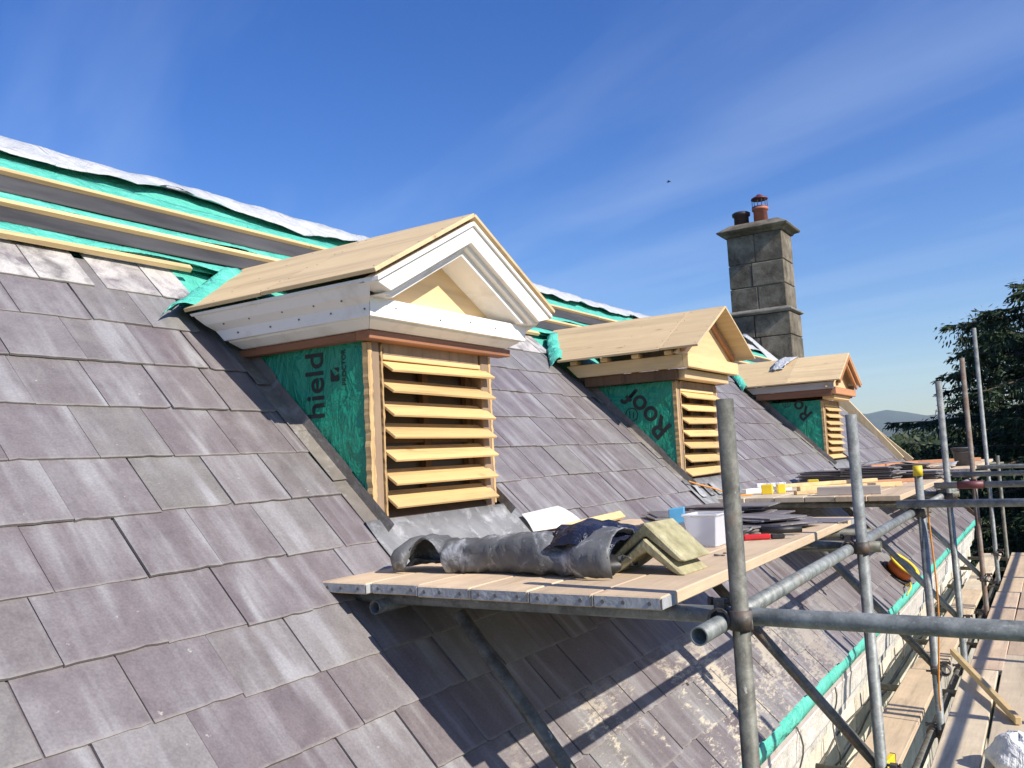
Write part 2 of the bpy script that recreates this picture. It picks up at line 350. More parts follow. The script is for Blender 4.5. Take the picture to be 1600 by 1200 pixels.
def stone(name,c,c2,dark=.5,sc=5):
    m,n,l,b = mat(name); v=N(n,'ShaderNodeTexCoord').outputs['Object']; inf=N(n,'ShaderNodeObjectInfo').outputs['Random']
    cbn=N(n,'ShaderNodeCombineXYZ'); k=mth(n,l,'MULTIPLY',inf,29.0); l.new(k,cbn.inputs[0]); l.new(k,cbn.inputs[1])
    ad=N(n,'ShaderNodeVectorMath',operation='ADD'); l.new(v,ad.inputs[0]); l.new(cbn.outputs[0],ad.inputs[1]); v=ad.outputs[0]
    base=ramp(n,l,noise_tex(n,l,v,sc,7,.68,.3),[(.28,tuple(x*dark for x in c)),(.45,c),(.7,c2)])
    base=mixc(n,l,.4,base,ramp(n,l,noise_tex(n,l,v,sc*14,4,.6),[(.3,(.5,.5,.5)),(.7,(1.35,1.35,1.35))]),'MULTIPLY')
    vm=N(n,'ShaderNodeVectorMath',operation='SCALE'); l.new(base,vm.inputs[0]); l.new(mth(n,l,'ADD',mth(n,l,'MULTIPLY',inf,.35),.82),vm.inputs['Scale'])
    l.new(vm.outputs[0],b.inputs['Base Color']); b.inputs['Roughness'].default_value=.88
    bump(n,l,noise_tex(n,l,v,sc*7,6,.7),.5,.02,b); return m
M['wall_stone'] = stone('pale_limestone',(.62,.57,.47),(.78,.73,.63),.66)
M['mortar'] = stone('lime_mortar',(.45,.41,.34),(.56,.52,.45),.6)
M['cornice_stone'] = stone('weathered_cornice_stone',(.60,.57,.51),(.76,.73,.67),.6)
M['chim'] = stone('dark_chimney_stone',(.125,.105,.075),(.27,.24,.185),.30,3.4)
M['chim_mortar'] = stone('chimney_mortar',(.20,.19,.165),(.33,.31,.27),.6)
M['terracotta'] = m_plain('terracotta_pot',(.42,.15,.10),.75,.25,7,.2)
M['pot_dark'] = m_plain('sooty_pot',(.045,.028,.032),.6,.3,7,.2)
M['cowl'] = m_plain('dark_red_cowl',(.12,.03,.035),.5,.25,7,.1)
M['navy'] = membrane('navy_plastic_sheet',(.008,.010,.024),(.02,.025,.055),.35)
M['black'] = m_plain('black_rubber',(.014,.014,.015),.5,.3,12,.1)
M['red_plastic'] = m_plain('red_plastic',(.50,.02,.025),.35,.12,12,.05)
M['yellow'] = m_plain('yellow_plastic',(.75,.55,.03),.4,.1,10,.05)
M['orange'] = m_plain('orange_plastic',(.48,.11,.025),.4,.15,10,.05)
M['blue'] = m_plain('blue_carton',(.10,.36,.60),.5,.15,10,.05)
M['paper'] = m_plain('white_sheet',(.80,.80,.79),.5,.06,6,.05)
M['rope'] = m_plain('orange_rope',(.62,.26,.05),.8,.2,60,.2)
M['cable'] = m_plain('grey_cable',(.10,.095,.085),.6,.2,20,0)
M['bucket'] = m_plain('grey_rubber_bucket',(.10,.105,.115),.55,.2,8,.1)
M['dustsheet'] = membrane('white_rubble_bag',(.60,.62,.64),(.78,.79,.80),.6)
M['interior'] = m_plain('painted_attic_dark',(.025,.018,.012),.9,.3,5,0)  # attic darkness put into the colour
m,n,l,b = mat('translucent_plastic'); b.inputs['Base Color'].default_value=(.86,.88,.92,1); b.inputs['Roughness'].default_value=.35; b.inputs['Transmission Weight'].default_value=.55; b.inputs['IOR'].default_value=1.3
M['tub'] = m
m,n,l,b = mat('painted_dark_pane'); b.inputs['Base Color'].default_value=(.035,.028,.022,1); b.inputs['Roughness'].default_value=.4  # opaque pane, the dark interior behind it painted into its colour
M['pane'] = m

# ------------------------------------------------------------------ ground, hills, woods
def ground_mat():
    m,n,l,b = mat('grass_field'); v=N(n,'ShaderNodeTexCoord').outputs['Object']
    t=noise_tex(n,l,v,.02,6,.6,.5); f=noise_tex(n,l,v,3,5,.7)
    base=ramp(n,l,t,[(.35,(.045,.075,.022)),(.5,(.075,.10,.035)),(.65,(.11,.115,.045))])
    base=mixc(n,l,.5,base,ramp(n,l,f,[(.3,(.5,.5,.5)),(.7,(1.4,1.4,1.4))]),'MULTIPLY')
    l.new(base,b.inputs['Base Color']); b.inputs['Roughness'].default_value=.95; return m
mb = MB(); ng = 40; G = []
for i in range(ng+1):
    row = []
    for j in range(ng+1):
        fx, fy = (i/ng*2-1), (j/ng*2-1); x = math.copysign(abs(fx)**3, fx)*9000; y = math.copysign(abs(fy)**3, fy)*9000
        row.append((x, y, ZG - .0004*max(0, math.hypot(x,y)-60)*.6))
    G.append(row)
mb.sheet(G); mb.build('ground', ground_mat(), kind='structure')
hm = m_plain('hill_heath',(.05,.075,.04),.95,.35,.004,0)
def hill(y0, x0, x1, hfun, depth):
    mb = MB(); g = []
    for i in range(13):
        t = i/12; row = []
        for k in range(81):
            x = x0 + (x1-x0)*k/80
            prof = math.sin(math.pi*min(1, t*1.0)*.5) if t < .999 else 1
            row.append((x, y0 + depth*t + 60*noise.noise((x*.002, t*3, 0)), ZG-6 + hfun(x)*prof*(1+.10*noise.noise((x*.004, t*4, 5)))))
        g.append(row)
    mb.sheet(g); return mb.build('hill', hm, kind='structure')
hill(6200, -6500, 5000, lambda x: 235 + 105*noise.noise((x*.0011+2.1, 1.3, 0)) - 60*min(1, max(0, (-x-950)/900)) + 40*noise.noise((x*.004, 0, 2)), 1600)
hill(4200, -5000, 4000, lambda x: 70 + 45*noise.noise((x*.0016, 7.3, 0)) + 14*noise.noise((x*.006, 1, 2)), 900)

leafm = {}
def leaf_mat(name, c, c2):
    m,n,l,b = mat(name); isl=N(n,'ShaderNodeNewGeometry').outputs['Random Per Island']
    l.new(ramp(n,l,isl,[(0,c),(1,c2)]),b.inputs['Base Color']); b.inputs['Roughness'].default_value=.6; b.inputs['Specular IOR Level'].default_value=.25
    return m
M['needle'] = leaf_mat('conifer_needles',(.012,.028,.012),(.038,.065,.024))
M['leaf'] = leaf_mat('far_wood_leaves',(.016,.030,.012),(.04,.058,.022))
M['bark'] = m_plain('conifer_bark',(.07,.05,.035),.95,.4,6,.6,0,(1,1,.3))

def leaf_quad(V, F, c, d, side, L, W):
    n = len(V); d = d*L; side = side*W
    V += [tuple(c - side*.3), tuple(c + side*.3), tuple(c + d*.55 + side), tuple(c + d), tuple(c + d*.55 - side)]; F.append((n,n+1,n+2,n+3,n+4))
def conifer(loc, H, Rmax, label, seed, nb=150, sprays=34, ex=.62):
    rng = random.Random(seed); base = Vector(loc)
    root = empty('conifer_tree', loc, label, 'tree', 'conifers beyond the scaffolding')
    mb = MB(); pts = 9
    for i in range(pts-1):
        z0, z1 = H*i/(pts-1), H*(i+1)/(pts-1); r0, r1 = .42*(1-i/(pts-1))+.02, .42*(1-(i+1)/(pts-1))+.02
        mb.tube(base+Vector((0,0,z0)), base+Vector((0,0,z1)), r0, 10, 0, r1)
    V = []; F = []
    for k in range(nb):
        t = (k+rng.random())/nb; z = H*(.04+.95*t)
        env = (1-t)**ex*(.55+.45*min(1,t/.12))*Rmax; L = env*rng.uniform(.5,1.28)+.25
        a = k*2.399963+rng.uniform(-.4,.4); droop = rng.uniform(.10,.28); lift = rng.uniform(.05,.35)
        dirh = Vector((math.cos(a),math.sin(a),0)); sideh = Vector((-math.sin(a),math.cos(a),0)); prev = None; P = []
        for i in range(7):
            q = i/6; P.append(base+Vector((0,0,z))+dirh*L*q+Vector((0,0,L*(lift*q-droop*1.9*q*q+.12*q**4)))+sideh*L*.06*math.sin(q*3+k))
        for i in range(6): mb.tube(P[i],P[i+1],.05*(1-i/6)+.012,5,0,.05*(1-(i+1)/6)+.01)
        for m_ in range(3):      # rounded hanging tufts along the outer half
            q = rng.uniform(.45,1.0); i = min(5,int(q*6)); p = P[i].lerp(P[i+1],q*6-i); rr = rng.uniform(.28,.55)
            for z_ in range(60):
                o_ = Vector((rng.gauss(0,1),rng.gauss(0,1),rng.gauss(0,.8))); o_ = o_.normalized()*rr*rng.random()**.4; o_.z -= rr*.35
                d = (o_.normalized()+Vector((0,0,rng.uniform(-1.1,.1)))).normalized(); sd_ = d.cross(Vector((rng.uniform(-1,1),rng.uniform(-1,1),rng.uniform(-1,1)))).normalized()
                leaf_quad(V,F,p+o_,d,sd_,rng.uniform(.10,.22),rng.uniform(.016,.032))
        ns = int(sprays*L/2.6)+6
        for s in range(ns):
            q = rng.uniform(.10,1)**.75; i = min(5,int(q*6)); p = P[i].lerp(P[i+1],q*6-i)
            w = L*.34*(1-q*.75)+.12
            tw = rng.choice((-1,1)); off = rng.random()**.8*w
            tip = p+sideh*tw*off+dirh*off*.5+Vector((0,0,-off*.28+rng.uniform(-.08,.06)))
            for m_ in range(12):
                c = p.lerp(tip,(m_+rng.random())/12)
                d = (sideh*tw*rng.uniform(.1,.9)+dirh*rng.uniform(.1,1)+Vector((0,0,rng.uniform(-1.0,.12)))).normalized()
                sd_ = d.cross(Vector((rng.uniform(-1,1),rng.uniform(-1,1),rng.uniform(-1,1)))).normalized()
                leaf_quad(V,F,c,d,sd_,rng.uniform(.10,.24),rng.uniform(.014,.030))
    mb.build('trunk', M['bark'], root)
    me = bpy.data.meshes.new('crown'); me.from_pydata(V,[],F); me.materials.append(M['needle'])
    o = bpy.data.objects.new('crown',me); col.objects.link(o); par(o,root)
    return root
conifer((1.7,27.0,ZG), 11.0, 7.3, 'broad-crowned dark conifer with drooping branches behind the scaffold poles', 3, 200, 42, .40)
conifer((-1.6,33.0,ZG), 10.6, 3.6, 'slim dark conifer between the broad-crowned conifer and the far wood', 11, 110, 34)
conifer((4.8,24.5,ZG), 10.2, 4.6, 'conifer beyond the broad-crowned conifer, farthest from the house', 5, 120, 34)
# far wood that reads as one dark band
V=[];F=[];rng=random.Random(2)
for k in range(330):
    y = rng.uniform(75,190); x = rng.uniform(-75,35)*y/110; h = rng.uniform(6.4,8.2)*(.75+.25*y/110)-.6; r = rng.uniform(2.2,4.0)
    for q in range(170):
        th = rng.uniform(0,2*math.pi); ph = math.acos(rng.uniform(-.9,1)); rr = r*(.75+.3*rng.random())
        c = Vector((x+rr*math.sin(ph)*math.cos(th), y+rr*math.sin(ph)*math.sin(th), ZG+h-r*.9+rr*math.cos(ph)*.95))
        d = Vector((rng.uniform(-1,1),rng.uniform(-1,1),rng.uniform(-.6,1))).normalized(); sd_ = d.orthogonal().normalized()
        leaf_quad(V,F,c,d,sd_,rng.uniform(.35,.75),rng.uniform(.12,.24))
me=bpy.data.meshes.new('woodland'); me.from_pydata(V,[],F); me.materials.append(M['leaf'])
o=bpy.data.objects.new('woodland',me); col.objects.link(o); prm(o,'dark green distant wood below the blue hills','woodland',kind='stuff')

# ------------------------------------------------------------------ the house
Y0, Y1 = -1.2, 16.3
S_EAVE, S_RIDGE = -1.95, 1.745*R2
house = empty('stone_house', (-4.5, 8, ZG), 'stone house with slate roof, three louvred dormers and a stone chimney under repair', 'house')
# roof deck: both slopes as one thick body
zr = 1.745; xr = RC - zr; ze = S_EAVE/R2; xe = RC - ze; xb = 2*xr - xe
mb = MB(); t = .05
mb.prism([(xe-.03,ze-.0),(xr,zr-.03),(xb,ze),(xb+.08,ze-.10),(xr,zr-.20),(xe-.11,ze-.10)], 'Y', Y0, Y1-.02)
roof = mb.build('roof', M['teal'], house)
# gable and long walls
wall_x = -1.42
mb = MB(); mb.box((wall_x-.45, Y0+.05, ZG-.3), (wall_x-.02, Y1-.15, ze-.12))
mb.box((xb+.12, Y0+.05, ZG-.3), (xb+.5, Y1-.15, ze-.12))
for y in (Y0+.06, Y1-.55):
    mb.prism([(wall_x-.45,ZG-.3),(wall_x-.45,ze-.25),(xr,zr-.30),(xb+.5,ze-.25),(xb+.5,ZG-.3)], 'Y', y, y+.39)
wall = mb.build('wall', M['mortar'], house)
# visible wall stones, laid in courses, each its own piece
rng = random.Random(5)
z = -1.80; ci = 0
while z > -3.6:
    h = rng.choice((.20,.24,.28)); y = 3.2 + rng.uniform(-.3,0); 
    while y < Y1-.3:
        w = rng.uniform(.35,.72); y2 = min(y+w, Y1-.16); g = .009
        d = rng.uniform(.0,.014)
        MB().box((wall_x-.06, y+g, z-h+g), (wall_x+d, y2-g, z-g)).build('wall_stone', M['wall_stone'], wall, .012)
        y = y2 + (0 if y2 < Y1-.16 else 1)
        if y > 9.5 and z < -2.6: break
    z -= h; ci += 1
# stone eaves course below the slates
y = 2.9
while y < Y1-.3:
    y2 = min(y+rng.uniform(.75,1.05), Y1-.16); g=.006
    MB().prism([(wall_x-.1,-1.80),(wall_x+.035,-1.80),(wall_x+.04,-1.74),(wall_x+.075,-1.70),(wall_x+.085,-1.60),(wall_x+.10,-1.53),(wall_x-.1,-1.53)],'Y',y+g,y2-g).build('cornice_stone', M['cornice_stone'], wall, .008)
    y = y2
# ------- slates
def slate_mesh(i, w=.285, L=.50):
    rng = random.Random(100+i); t = rng.uniform(.0055,.0095); n = 9
    tail = []
    for k in range(n+1):
        u = -w/2 + w*k/n; tail.append((u, rng.gauss(0,.0011)))
    def chip(a):
        if rng.random() < .22: tail[a] = (tail[a][0]+(.006 if a == 0 else -.006), tail[a][1]+rng.uniform(.002,.008))
    chip(0); chip(n)
    if rng.random() < .3: k = rng.randint(1,n-1); tail[k] = (tail[k][0], tail[k][1]+rng.uniform(.002,.005))
    lift0, lift1 = .0185+rng.uniform(-.001,.004), .004
    def P(u, v, top): 
        q = v/L; h = lift0*(1-q)+lift1*q
        return (u, v, h + (t if top else 0))
    poly = tail + [(w/2, L), (-w/2, L)]
    V = [P(u,v,1) for u,v in poly] + [P(u,v,0) for u,v in poly]; m = len(poly)
    F = [tuple(range(m)), tuple(range(2*m-1,m-1,-1))] + [(q, m+q, m+(q+1)%m, (q+1)%m) for q in range(m)]
    return V, F, poly
def put_uv(me, scale=1.0):
    uvl = me.uv_layers.new(name='UVMap')
    return uvl
SV = [slate_mesh(i) for i in range(14)]
S_MESH = {}
def slate_data(i, pale):
    k = (i, pale)
    if k not in S_MESH:
        V, F, _ = SV[i]; me = bpy.data.meshes.new('slate'); me.from_pydata(V,[],F)
        uvl = me.uv_layers.new(name='UVMap')
        for lp in me.loops: v = V[lp.vertex_index]; uvl.data[lp.index].uv = (v[0], v[1])
        me.materials.append(M['slate_pale'] if pale else M['slate']); S_MESH[k] = me
    return S_MESH[k]
TAILS = [1.18,.91,.63,.355,.08,-.185,-.45,-.69,-.92,-1.14,-1.36,-1.57,-1.78,-1.965]
XF = -2.46; DH = .46
DORM = [3.215, 6.71, 11.60]
def dormer_gaps(s):      # y intervals that the dormers take out of a course with tail at s
    z = s/R2; out = []
    for yc in DORM:
        if z < -.33 : continue
        if z < .56: out.append((yc-DH-.075, yc+DH+.075))
        else:
            hw = DH + .10 + .07
            k = max(0., min(1., (z-.62)/(1.17-.62)))
            out.append((yc-hw*(1-k*.55)-.02, yc+hw*(1-k*.55)+.02))
    return out
slates = []
rng = random.Random(21)
for j, s in enumerate(TAILS):
    w0 = .287 if j < 9 else .262
    y = Y0 + (w0/2 if j % 2 else 0) + rng.uniform(-.02,.02) - .3
    gaps = dormer_gaps(s)
    while y < Y1:
        w = w0*rng.uniform(.93,1.07); gp = .0015+(.004 if rng.random() < .3 else 0); a, b_ = y+gp, y+w-.0012; y += w
        segs = [(max(a,Y0), min(b_,Y1))]
        for g0, g1 in gaps:
            ns = []
            for p, q in segs:
                if q <= g0 or p >= g1: ns.append((p,q)); continue
                if p < g0: ns.append((p,g0))
                if q > g1: ns.append((g1,q))
            segs = ns
        for p, q in segs:
            if q-p < .022: continue
            if j == 0 and p < 2.2 < q: q = 2.17
            sy = 1.0
            if any(p < yc+DH+.07 and q > yc-DH-.07 for yc in DORM) and s < -.37 < s+.5: sy = (-.38-s)/.5
            slates.append((j, s + rng.gauss(0,.004), p, q, rng.randrange(14), rng.gauss(0,.004), sy))
def slate_matrix(s, p, q, rot, sy=1.0):
    sx = (q-p)/.285; c = RP(s, (p+q)/2, 0.0)
    ex, ey, ez = Vector((0,1,0)), Vector((-1/R2,0,1/R2)), Vector((1/R2,0,1/R2))
    Rm = Matrix(((ex.x,ey.x,ez.x),(ex.y,ey.y,ez.y),(ex.z,ey.z,ez.z))).to_4x4()
    return Matrix.Translation(c) @ Rm @ Matrix.Rotation(rot,4,'Z') @ Matrix.Diagonal((sx,sy,1,1))
def seen(s, p, q):
    best = 0
    c = RP(s+.12, (p+q)/2); dep = c.dot(FWD)
    if dep < .5: return 0
    u = 800+FPX*c.dot(RIGHT)/dep; v = 600-FPX*c.dot(UP)/dep
    if u < -60 or u > 1660 or v > 1290 or v < 0: return 0
    nrm = Vector((1/R2,0,1/R2)); cosv = max(0, -nrm.dot(c.normalized()))
    return cosv/dep/dep
slates.sort(key=lambda a: -seen(a[1],a[2],a[3]))
for (j,s,p,q,i,rot,sy) in slates[:300]:
    pale = j == 0
    o = bpy.data.objects.new('slate', slate_data(i, pale)); col.objects.link(o); o.matrix_world = slate_matrix(s,p,q,rot,sy); o.parent = roof
V=[];F=[];UV=[];MI=[]
for (j,s,p,q,i,rot,sy) in slates[300:]:
    mm = slate_matrix(s,p,q,rot,sy); v0,f0,_ = SV[i]; n0=len(V)
    V += [tuple(mm@Vector(v)) for v in v0]; UV += [(v[0],v[1]) for v in v0]
    F += [tuple(k+n0 for k in f) for f in f0]
me=bpy.data.meshes.new('far_slates'); me.from_pydata(V,[],F); uvl=me.uv_layers.new(name='UVMap')
for lp in me.loops: uvl.data[lp.index].uv = UV[lp.vertex_index]
me.materials.append(M['slate']); o=bpy.data.objects.new('far_slates',me); col.objects.link(o); o.parent=roof; o['kind']='stuff'

# ------- bare top of the roof: membrane, battens, dark strips, ridge sheet
def wavy(s0, s1, h0, h1, amp, y0, y1, ny, seed, edge=.03, ns=4):
    g=[]
    for i in range(ns+1):
        q=i/ns; row=[]
        for k in range(ny+1):
            y=y0+(y1-y0)*k/ny
            e = edge*noise.noise((y*1.7,seed,0))+edge*.5*noise.noise((y*5.3,seed,3)) if i==0 else 0
            h = h0+(h1-h0)*q + amp*(.5+.5*noise.noise((y*2.1,q*1.5,seed)))*(1 if 0<i else .8)
            row.append(RP(s0+(s1-s0)*q+e, y, h))
        g.append(row)
    return g
NRM=(1/R2,0,1/R2)
zb = [1.02,1.22,1.445]           # batten heights
MB().sheet(wavy(1.50,2.42,.012,.012,.012,Y0+.02,Y1-.05,260,1.0,.0,14),.003,NRM).build('membrane',M['teal'],roof)
for k, z in enumerate(zb):
    s = z*R2
    for (a,b_) in ((Y0+.05,4.05),(4.055,8.3),(8.305,12.4),(12.405,Y1-.06)):
        if k == 0:
            # lowest batten is cut at the dormers
            cuts=[(a,b_)]
            for yc in DORM:
                cuts=[seg for (p,q) in cuts for seg in ((p,min(q,yc-.42)),(max(p,yc+.42),q)) if seg[1]-seg[0]>.1]
        else: cuts=[(a,b_)]
        for p,q in cuts:
            MB().plank(RP(s,p,.052),RP(s+rng.uniform(-.006,.006),q,.052),.032,.028,NRM).build('batten',M['pine_y'],roof,.002)
    for (a,b_) in ((Y0+.05,Y1-.06),):
        if k == 0: continue
        lo = zb[k-1]*R2+.105
        MB().sheet(wavy(lo,s-.014,.055,.040,.006,a,b_,150,20+k,.006),.006,NRM).build('felt_strip',M['felt'],roof)
    # loose green membrane lip lying over the batten below
    if k < 2:
        MB().sheet(wavy(s+.035,s+.105,.047,.040,.02,Y0+.05,Y1-.1,400,30+k,.05),.002,NRM).build('membrane_lip',M['teal'],roof)
MB().sheet(wavy(zb[2]*R2+.02,zb[2]*R2+.16,.045,.03,.022,Y0+.05,Y1-.1,260,41,.012),.002,NRM).build('membrane_lip',M['teal'],roof)
# white sheet over the ridge, both sides, lower edge ragged and standing off
g=[]
for i in range(9):
    row=[]
    for k in range(301):
        y=Y0+(Y1-.02-Y0)*k/300
        sag=.02*noise.noise((y*.6,3,0))+.012*noise.noise((y*3,5,0))
        d=[.21,.15,.09,.04,0,.05,.12,.2,.3][i]
        e=(.09*noise.noise((y*1.1,8,0))+.05*noise.noise((y*4.3,2,0))+.015*noise.noise((y*11,2,0))) if i==0 else 0
        hh=.05+.012*noise.noise((y*6,i*.7,1))+ (0.02*noise.noise((y*2.2,4,4)) if i<3 else 0)+[.045,.022,.008,0,0,0,0,0,0][i]*(.6+.8*noise.noise((y*.9,6,1)))
        if i<=4: p=RP((zr*R2)-max(.06,d+e) if i<4 else zr*R2,y,hh)
        else:
            p=RP(zr*R2-d,y,hh); p=Vector((2*xr-p.x,p.y,p.z))
        row.append((p.x,p.y,p.z+sag))
    g.append(row)
MB().sheet(g,.003,(.3,0,1)).build('ridge_sheet',M['white_mem'],roof)
# timbers on the far verge
MB().plank(RP(-.62,Y1+.03,.08),RP(1.55,Y1+.03,.08),.05,.10,NRM).build('verge_timber',M['pine_slope'],roof,.003)
MB().plank(RP(-.55,Y1-.75,.09),RP(1.3,Y1-.62,.30),.05,.09,NRM).build('verge_timber',M['pine_slope'],roof,.003)
MB().plank(RP(-1.95,Y1+.03,.05),RP(-.62,Y1+.03,.05),.04,.06,NRM).build('verge_timber',M['dark_wood'],roof,.003)
# green strip hanging over the eaves and gutter board behind it
g=[]
for i in range(4):
    row=[]
    for k in range(241):
        y=Y0+.1+(Y1-.2-Y0)*k/240; w=.006*noise.noise((y*.8,i*.3,0))+.003*noise.noise((y*4,i*.5,4))
        row.append([(xe-.05,y,ze+.026),(xe+.022+w,y,ze-.008+w),(xe+.034+w,y,ze-.045+w),(xe+.028+w*1.5,y,ze-.085+.010*noise.noise((y*1.1,3,9)))][i])
    g.append(row)
MB().sheet(g,.003,(1,0,.3)).build('eaves_membrane',M['teal'],roof)
MB().box((xe-.16,Y0+.1,ze-.16),(xe-.005,Y1-.16,ze-.045)).build('eaves_board',M['grey_timber'],roof)

# ------------------------------------------------------------------ dormers
def lettering(body, p, dirv, upv, nrm, size, parent, bold=.02):
    cu = bpy.data.curves.new('lettering','FONT'); cu.body = body; cu.size = size; cu.offset = bold*size; cu.align_x='LEFT'
    t = bpy.data.objects.new('tmp',cu); col.objects.link(t)
    dg = bpy.context.evaluated_depsgraph_get(); me = bpy.data.meshes.new_from_object(t.evaluated_get(dg)); me.name='lettering'
    bpy.data.objects.remove(t)
    d=Vector(dirv).normalized(); n_=Vector(nrm).normalized(); u=n_.cross(d)
    mm = Matrix(((d.x,u.x,n_.x,p[0]),(d.y,u.y,n_.y,p[1]),(d.z,u.z,n_.z,p[2]),(0,0,0,1)))
    me.transform(mm); me.materials.clear(); me.materials.append(M['ink'])
    o = bpy.data.objects.new('lettering',me); col.objects.link(o); o.parent = parent; return o
ZT = .545          # top of dormer frame
ZEV, HWC, XC = .745, .685, -2.21      # eaves corner of cornice: height, half width, front
SLP = .525
def dormer(yc, kind, label, nsl):
    yl, yr = yc-DH, yc+DH
    # carcass: front frame head, jambs, dark inside
    mb = MB()
    mb.box((XF-.07,yl+.10,.485),(XF-.003,yr-.09,ZT))
    D = mb.build('dormer', M['jamb'], house, .003, label=label)
    MB().box((XF-.09,yl,-.235),(XF,yl+.072,ZT)).build('jamb',M['jamb'],D,.006)
    MB().box((XF-.09,yr-.072,-.235),(XF,yr,ZT)).build('jamb',M['jamb'],D,.006)
    # torn edge strips where old cladding was pulled off
    for (ya,yb_,sgn) in ((yl-.012,yl+.022,1),(yl+.073,yl+.092,2),(yr-.012,yr+.012,3)):
        grid=[]; pts=60
        for i in range(pts+1):
            z0=-.215+(ZT+.20)*i/pts
            r1=.003*noise.noise((z0*9,sgn*3,yc))+.005*noise.noise((z0*40,sgn,yc)); r2=.004*noise.noise((z0*7,sgn*5,yc+2))+.007*noise.noise((z0*35,sgn,yc+4))
            xx=XF+.003+.002*noise.noise((z0*25,sgn,1))
            grid.append([(xx,ya+.004+r1,z0),(xx+.003+.002*noise.noise((z0*50,sgn,8)),(ya+yb_)/2,z0),(xx,yb_-.004+r2,z0)])
        MB().sheet(grid,.03,(1,0,0),False).build('torn_strip',M['jamb_rough'],D)
    MB().box((XF-.10,yl+.01,-.285),(XF+.02,yr-.01,-.236)).build('sill',M['jamb'],D,.006)
    MB().box((XF-.05,yl+.09,.462),(XF+.004,yr-.085,.484)).build('top_rail',M['pine_y'],D,.002)
    # old window behind the louvres
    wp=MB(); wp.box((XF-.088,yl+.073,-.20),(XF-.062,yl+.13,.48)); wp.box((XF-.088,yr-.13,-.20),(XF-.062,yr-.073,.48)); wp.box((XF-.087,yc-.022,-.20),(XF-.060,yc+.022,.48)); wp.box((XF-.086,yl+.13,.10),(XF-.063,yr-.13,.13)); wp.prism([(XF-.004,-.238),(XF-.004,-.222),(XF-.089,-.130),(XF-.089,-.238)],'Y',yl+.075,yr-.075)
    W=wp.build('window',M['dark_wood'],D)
    MB().box((XF-.094,yl+.06,-.20),(XF-.0895,yr-.06,.50)).build('pane',M['pane'],D)  # dark sheet, shows the unlit interior by its own colour
    MB().box((XF-.30,yl+.02,-.12),(XF-.20,yr-.02,.50)).build('attic_dark_box',M['interior'],D)  # box painted dark to stand in for the unlit attic
    # louvre slats
    for i in range(nsl):
        q=i/(nsl-1); z=.437-q*.585 if kind==0 else .44-q*.60
        dz=rng.uniform(-.006,.006); tl=rng.uniform(-.05,.05)+(.62 if kind<2 else .7)
        ax=Vector((math.cos(tl),0,-math.sin(tl))); nn=Vector((math.sin(tl),0,math.cos(tl)))
        y0=yl+.094; y1=yr-.035+rng.uniform(-.004,.012)
        c=Vector((XF+.006,(y0+y1)/2,z+dz))
        tiltv=Vector((0,1,rng.uniform(-.012,.012)))
        MB().obox(c,ax,tiltv,nn,.112,y1-y0,.013).build('louvre_slat',M['slat'],D,.002)
    # cheeks, membrane covered
    for ysgn,yy in ((-1,yl),(1,yr)):
        g=MB(); xo=XF-.02
        pts=[]
        zt=ZT-.005
        poly=[(xo,-.10),(xo,zt),(RC-zt+.03,zt),(RC+.10+.03,-.10)] 
        poly=[(xo,zt),(RC-zt+.02,zt),(xo,RC-xo+.02)]
        a,b_=(yy-.004,yy+.05) if ysgn<0 else (yy-.05,yy+.004)
        g.prism(poly,'Y',a,b_); g.build('cheek_membrane',M['green'],D)
        # lead soakers along the foot of the cheek, in overlapping pieces
        n_=4; s0=(RC-XF)/1*0
        zA,zB=-.30,.60
        for i in range(n_):
            za=zA+(zB-zA)*i/n_; zc=zA+(zB-zA)*(i+1)/n_+.02
            hh=.030+.004*(i%2)
            yo=yy+ysgn*.090
            gl=MB()
            gl.sheet([[RP(za*R2,yo,hh),RP(za*R2,yy+ysgn*.012,hh+.004),RP(za*R2,yy+ysgn*.009,hh+.05)],[RP(zc*R2,yo,hh-.006),RP(zc*R2,yy+ysgn*.012,hh-.002),RP(zc*R2,yy+ysgn*.009,hh+.045)]],.003,(1,0,1),False)
            gl.build('flashing',M['lead_brown'],D)
    # apron under the sill
    g=[]
    for i in range(4):
        row=[]
        for k in range(31):
            y=yl-.10+(2*DH+.2)*k/30; w=.004*noise.noise((y*6,i,yc))
            row.append([(XF+.021,y,-.238),RP(-.355,y,.040+w),RP(-.445,y,.034+w),RP(-.72,y,.036+w)][i])
        g.append(row)
    MB().sheet(g,.003,(1,0,1)).build('apron_flashing',M['lead_mid'],D)
    # roof panels (plywood)
    zev = ZEV+.012; zrd = zev+SLP*(HWC+.015); th=.018
    xf = XC+.024 if kind!=1 else XC+.04
    def panel(sgn, xa, xb_off, y_out, name='roof_panel', m=M['ply'], dz=0):
        # from ridge to eave, trimmed to the main slope at the back
        e=Vector((xa,yc+sgn*y_out,zrd-SLP*y_out+dz)); r=Vector((xa,yc,zrd+dz))
        eb=Vector((RC+.10-e.z,e.y,e.z)); rb=Vector((RC+.03-r.z,yc,r.z))
        n_=Vector((0,sgn*SLP,1)).normalized()*th
        xm=xa-(.62 if kind!=1 else .34)+rng.uniform(-.05,.05); E2=Vector((xm,e.y,e.z)); R_2=Vector((xm,r.y,r.z)); gpv=Vector((.0025,0,0)); dn=Vector((0,0,.0025))
        pa=MB().hexa([e,r,R_2,E2,e+n_,r+n_,R_2+n_,E2+n_]).build(name,m,D,.002)
        pb=MB().hexa([E2-gpv-dn,R_2-gpv-dn,rb-dn,eb-dn,E2-gpv+n_-dn,R_2-gpv+n_-dn,rb+n_-dn,eb+n_-dn]).build(name,m,D,.002)
        g_=MB()
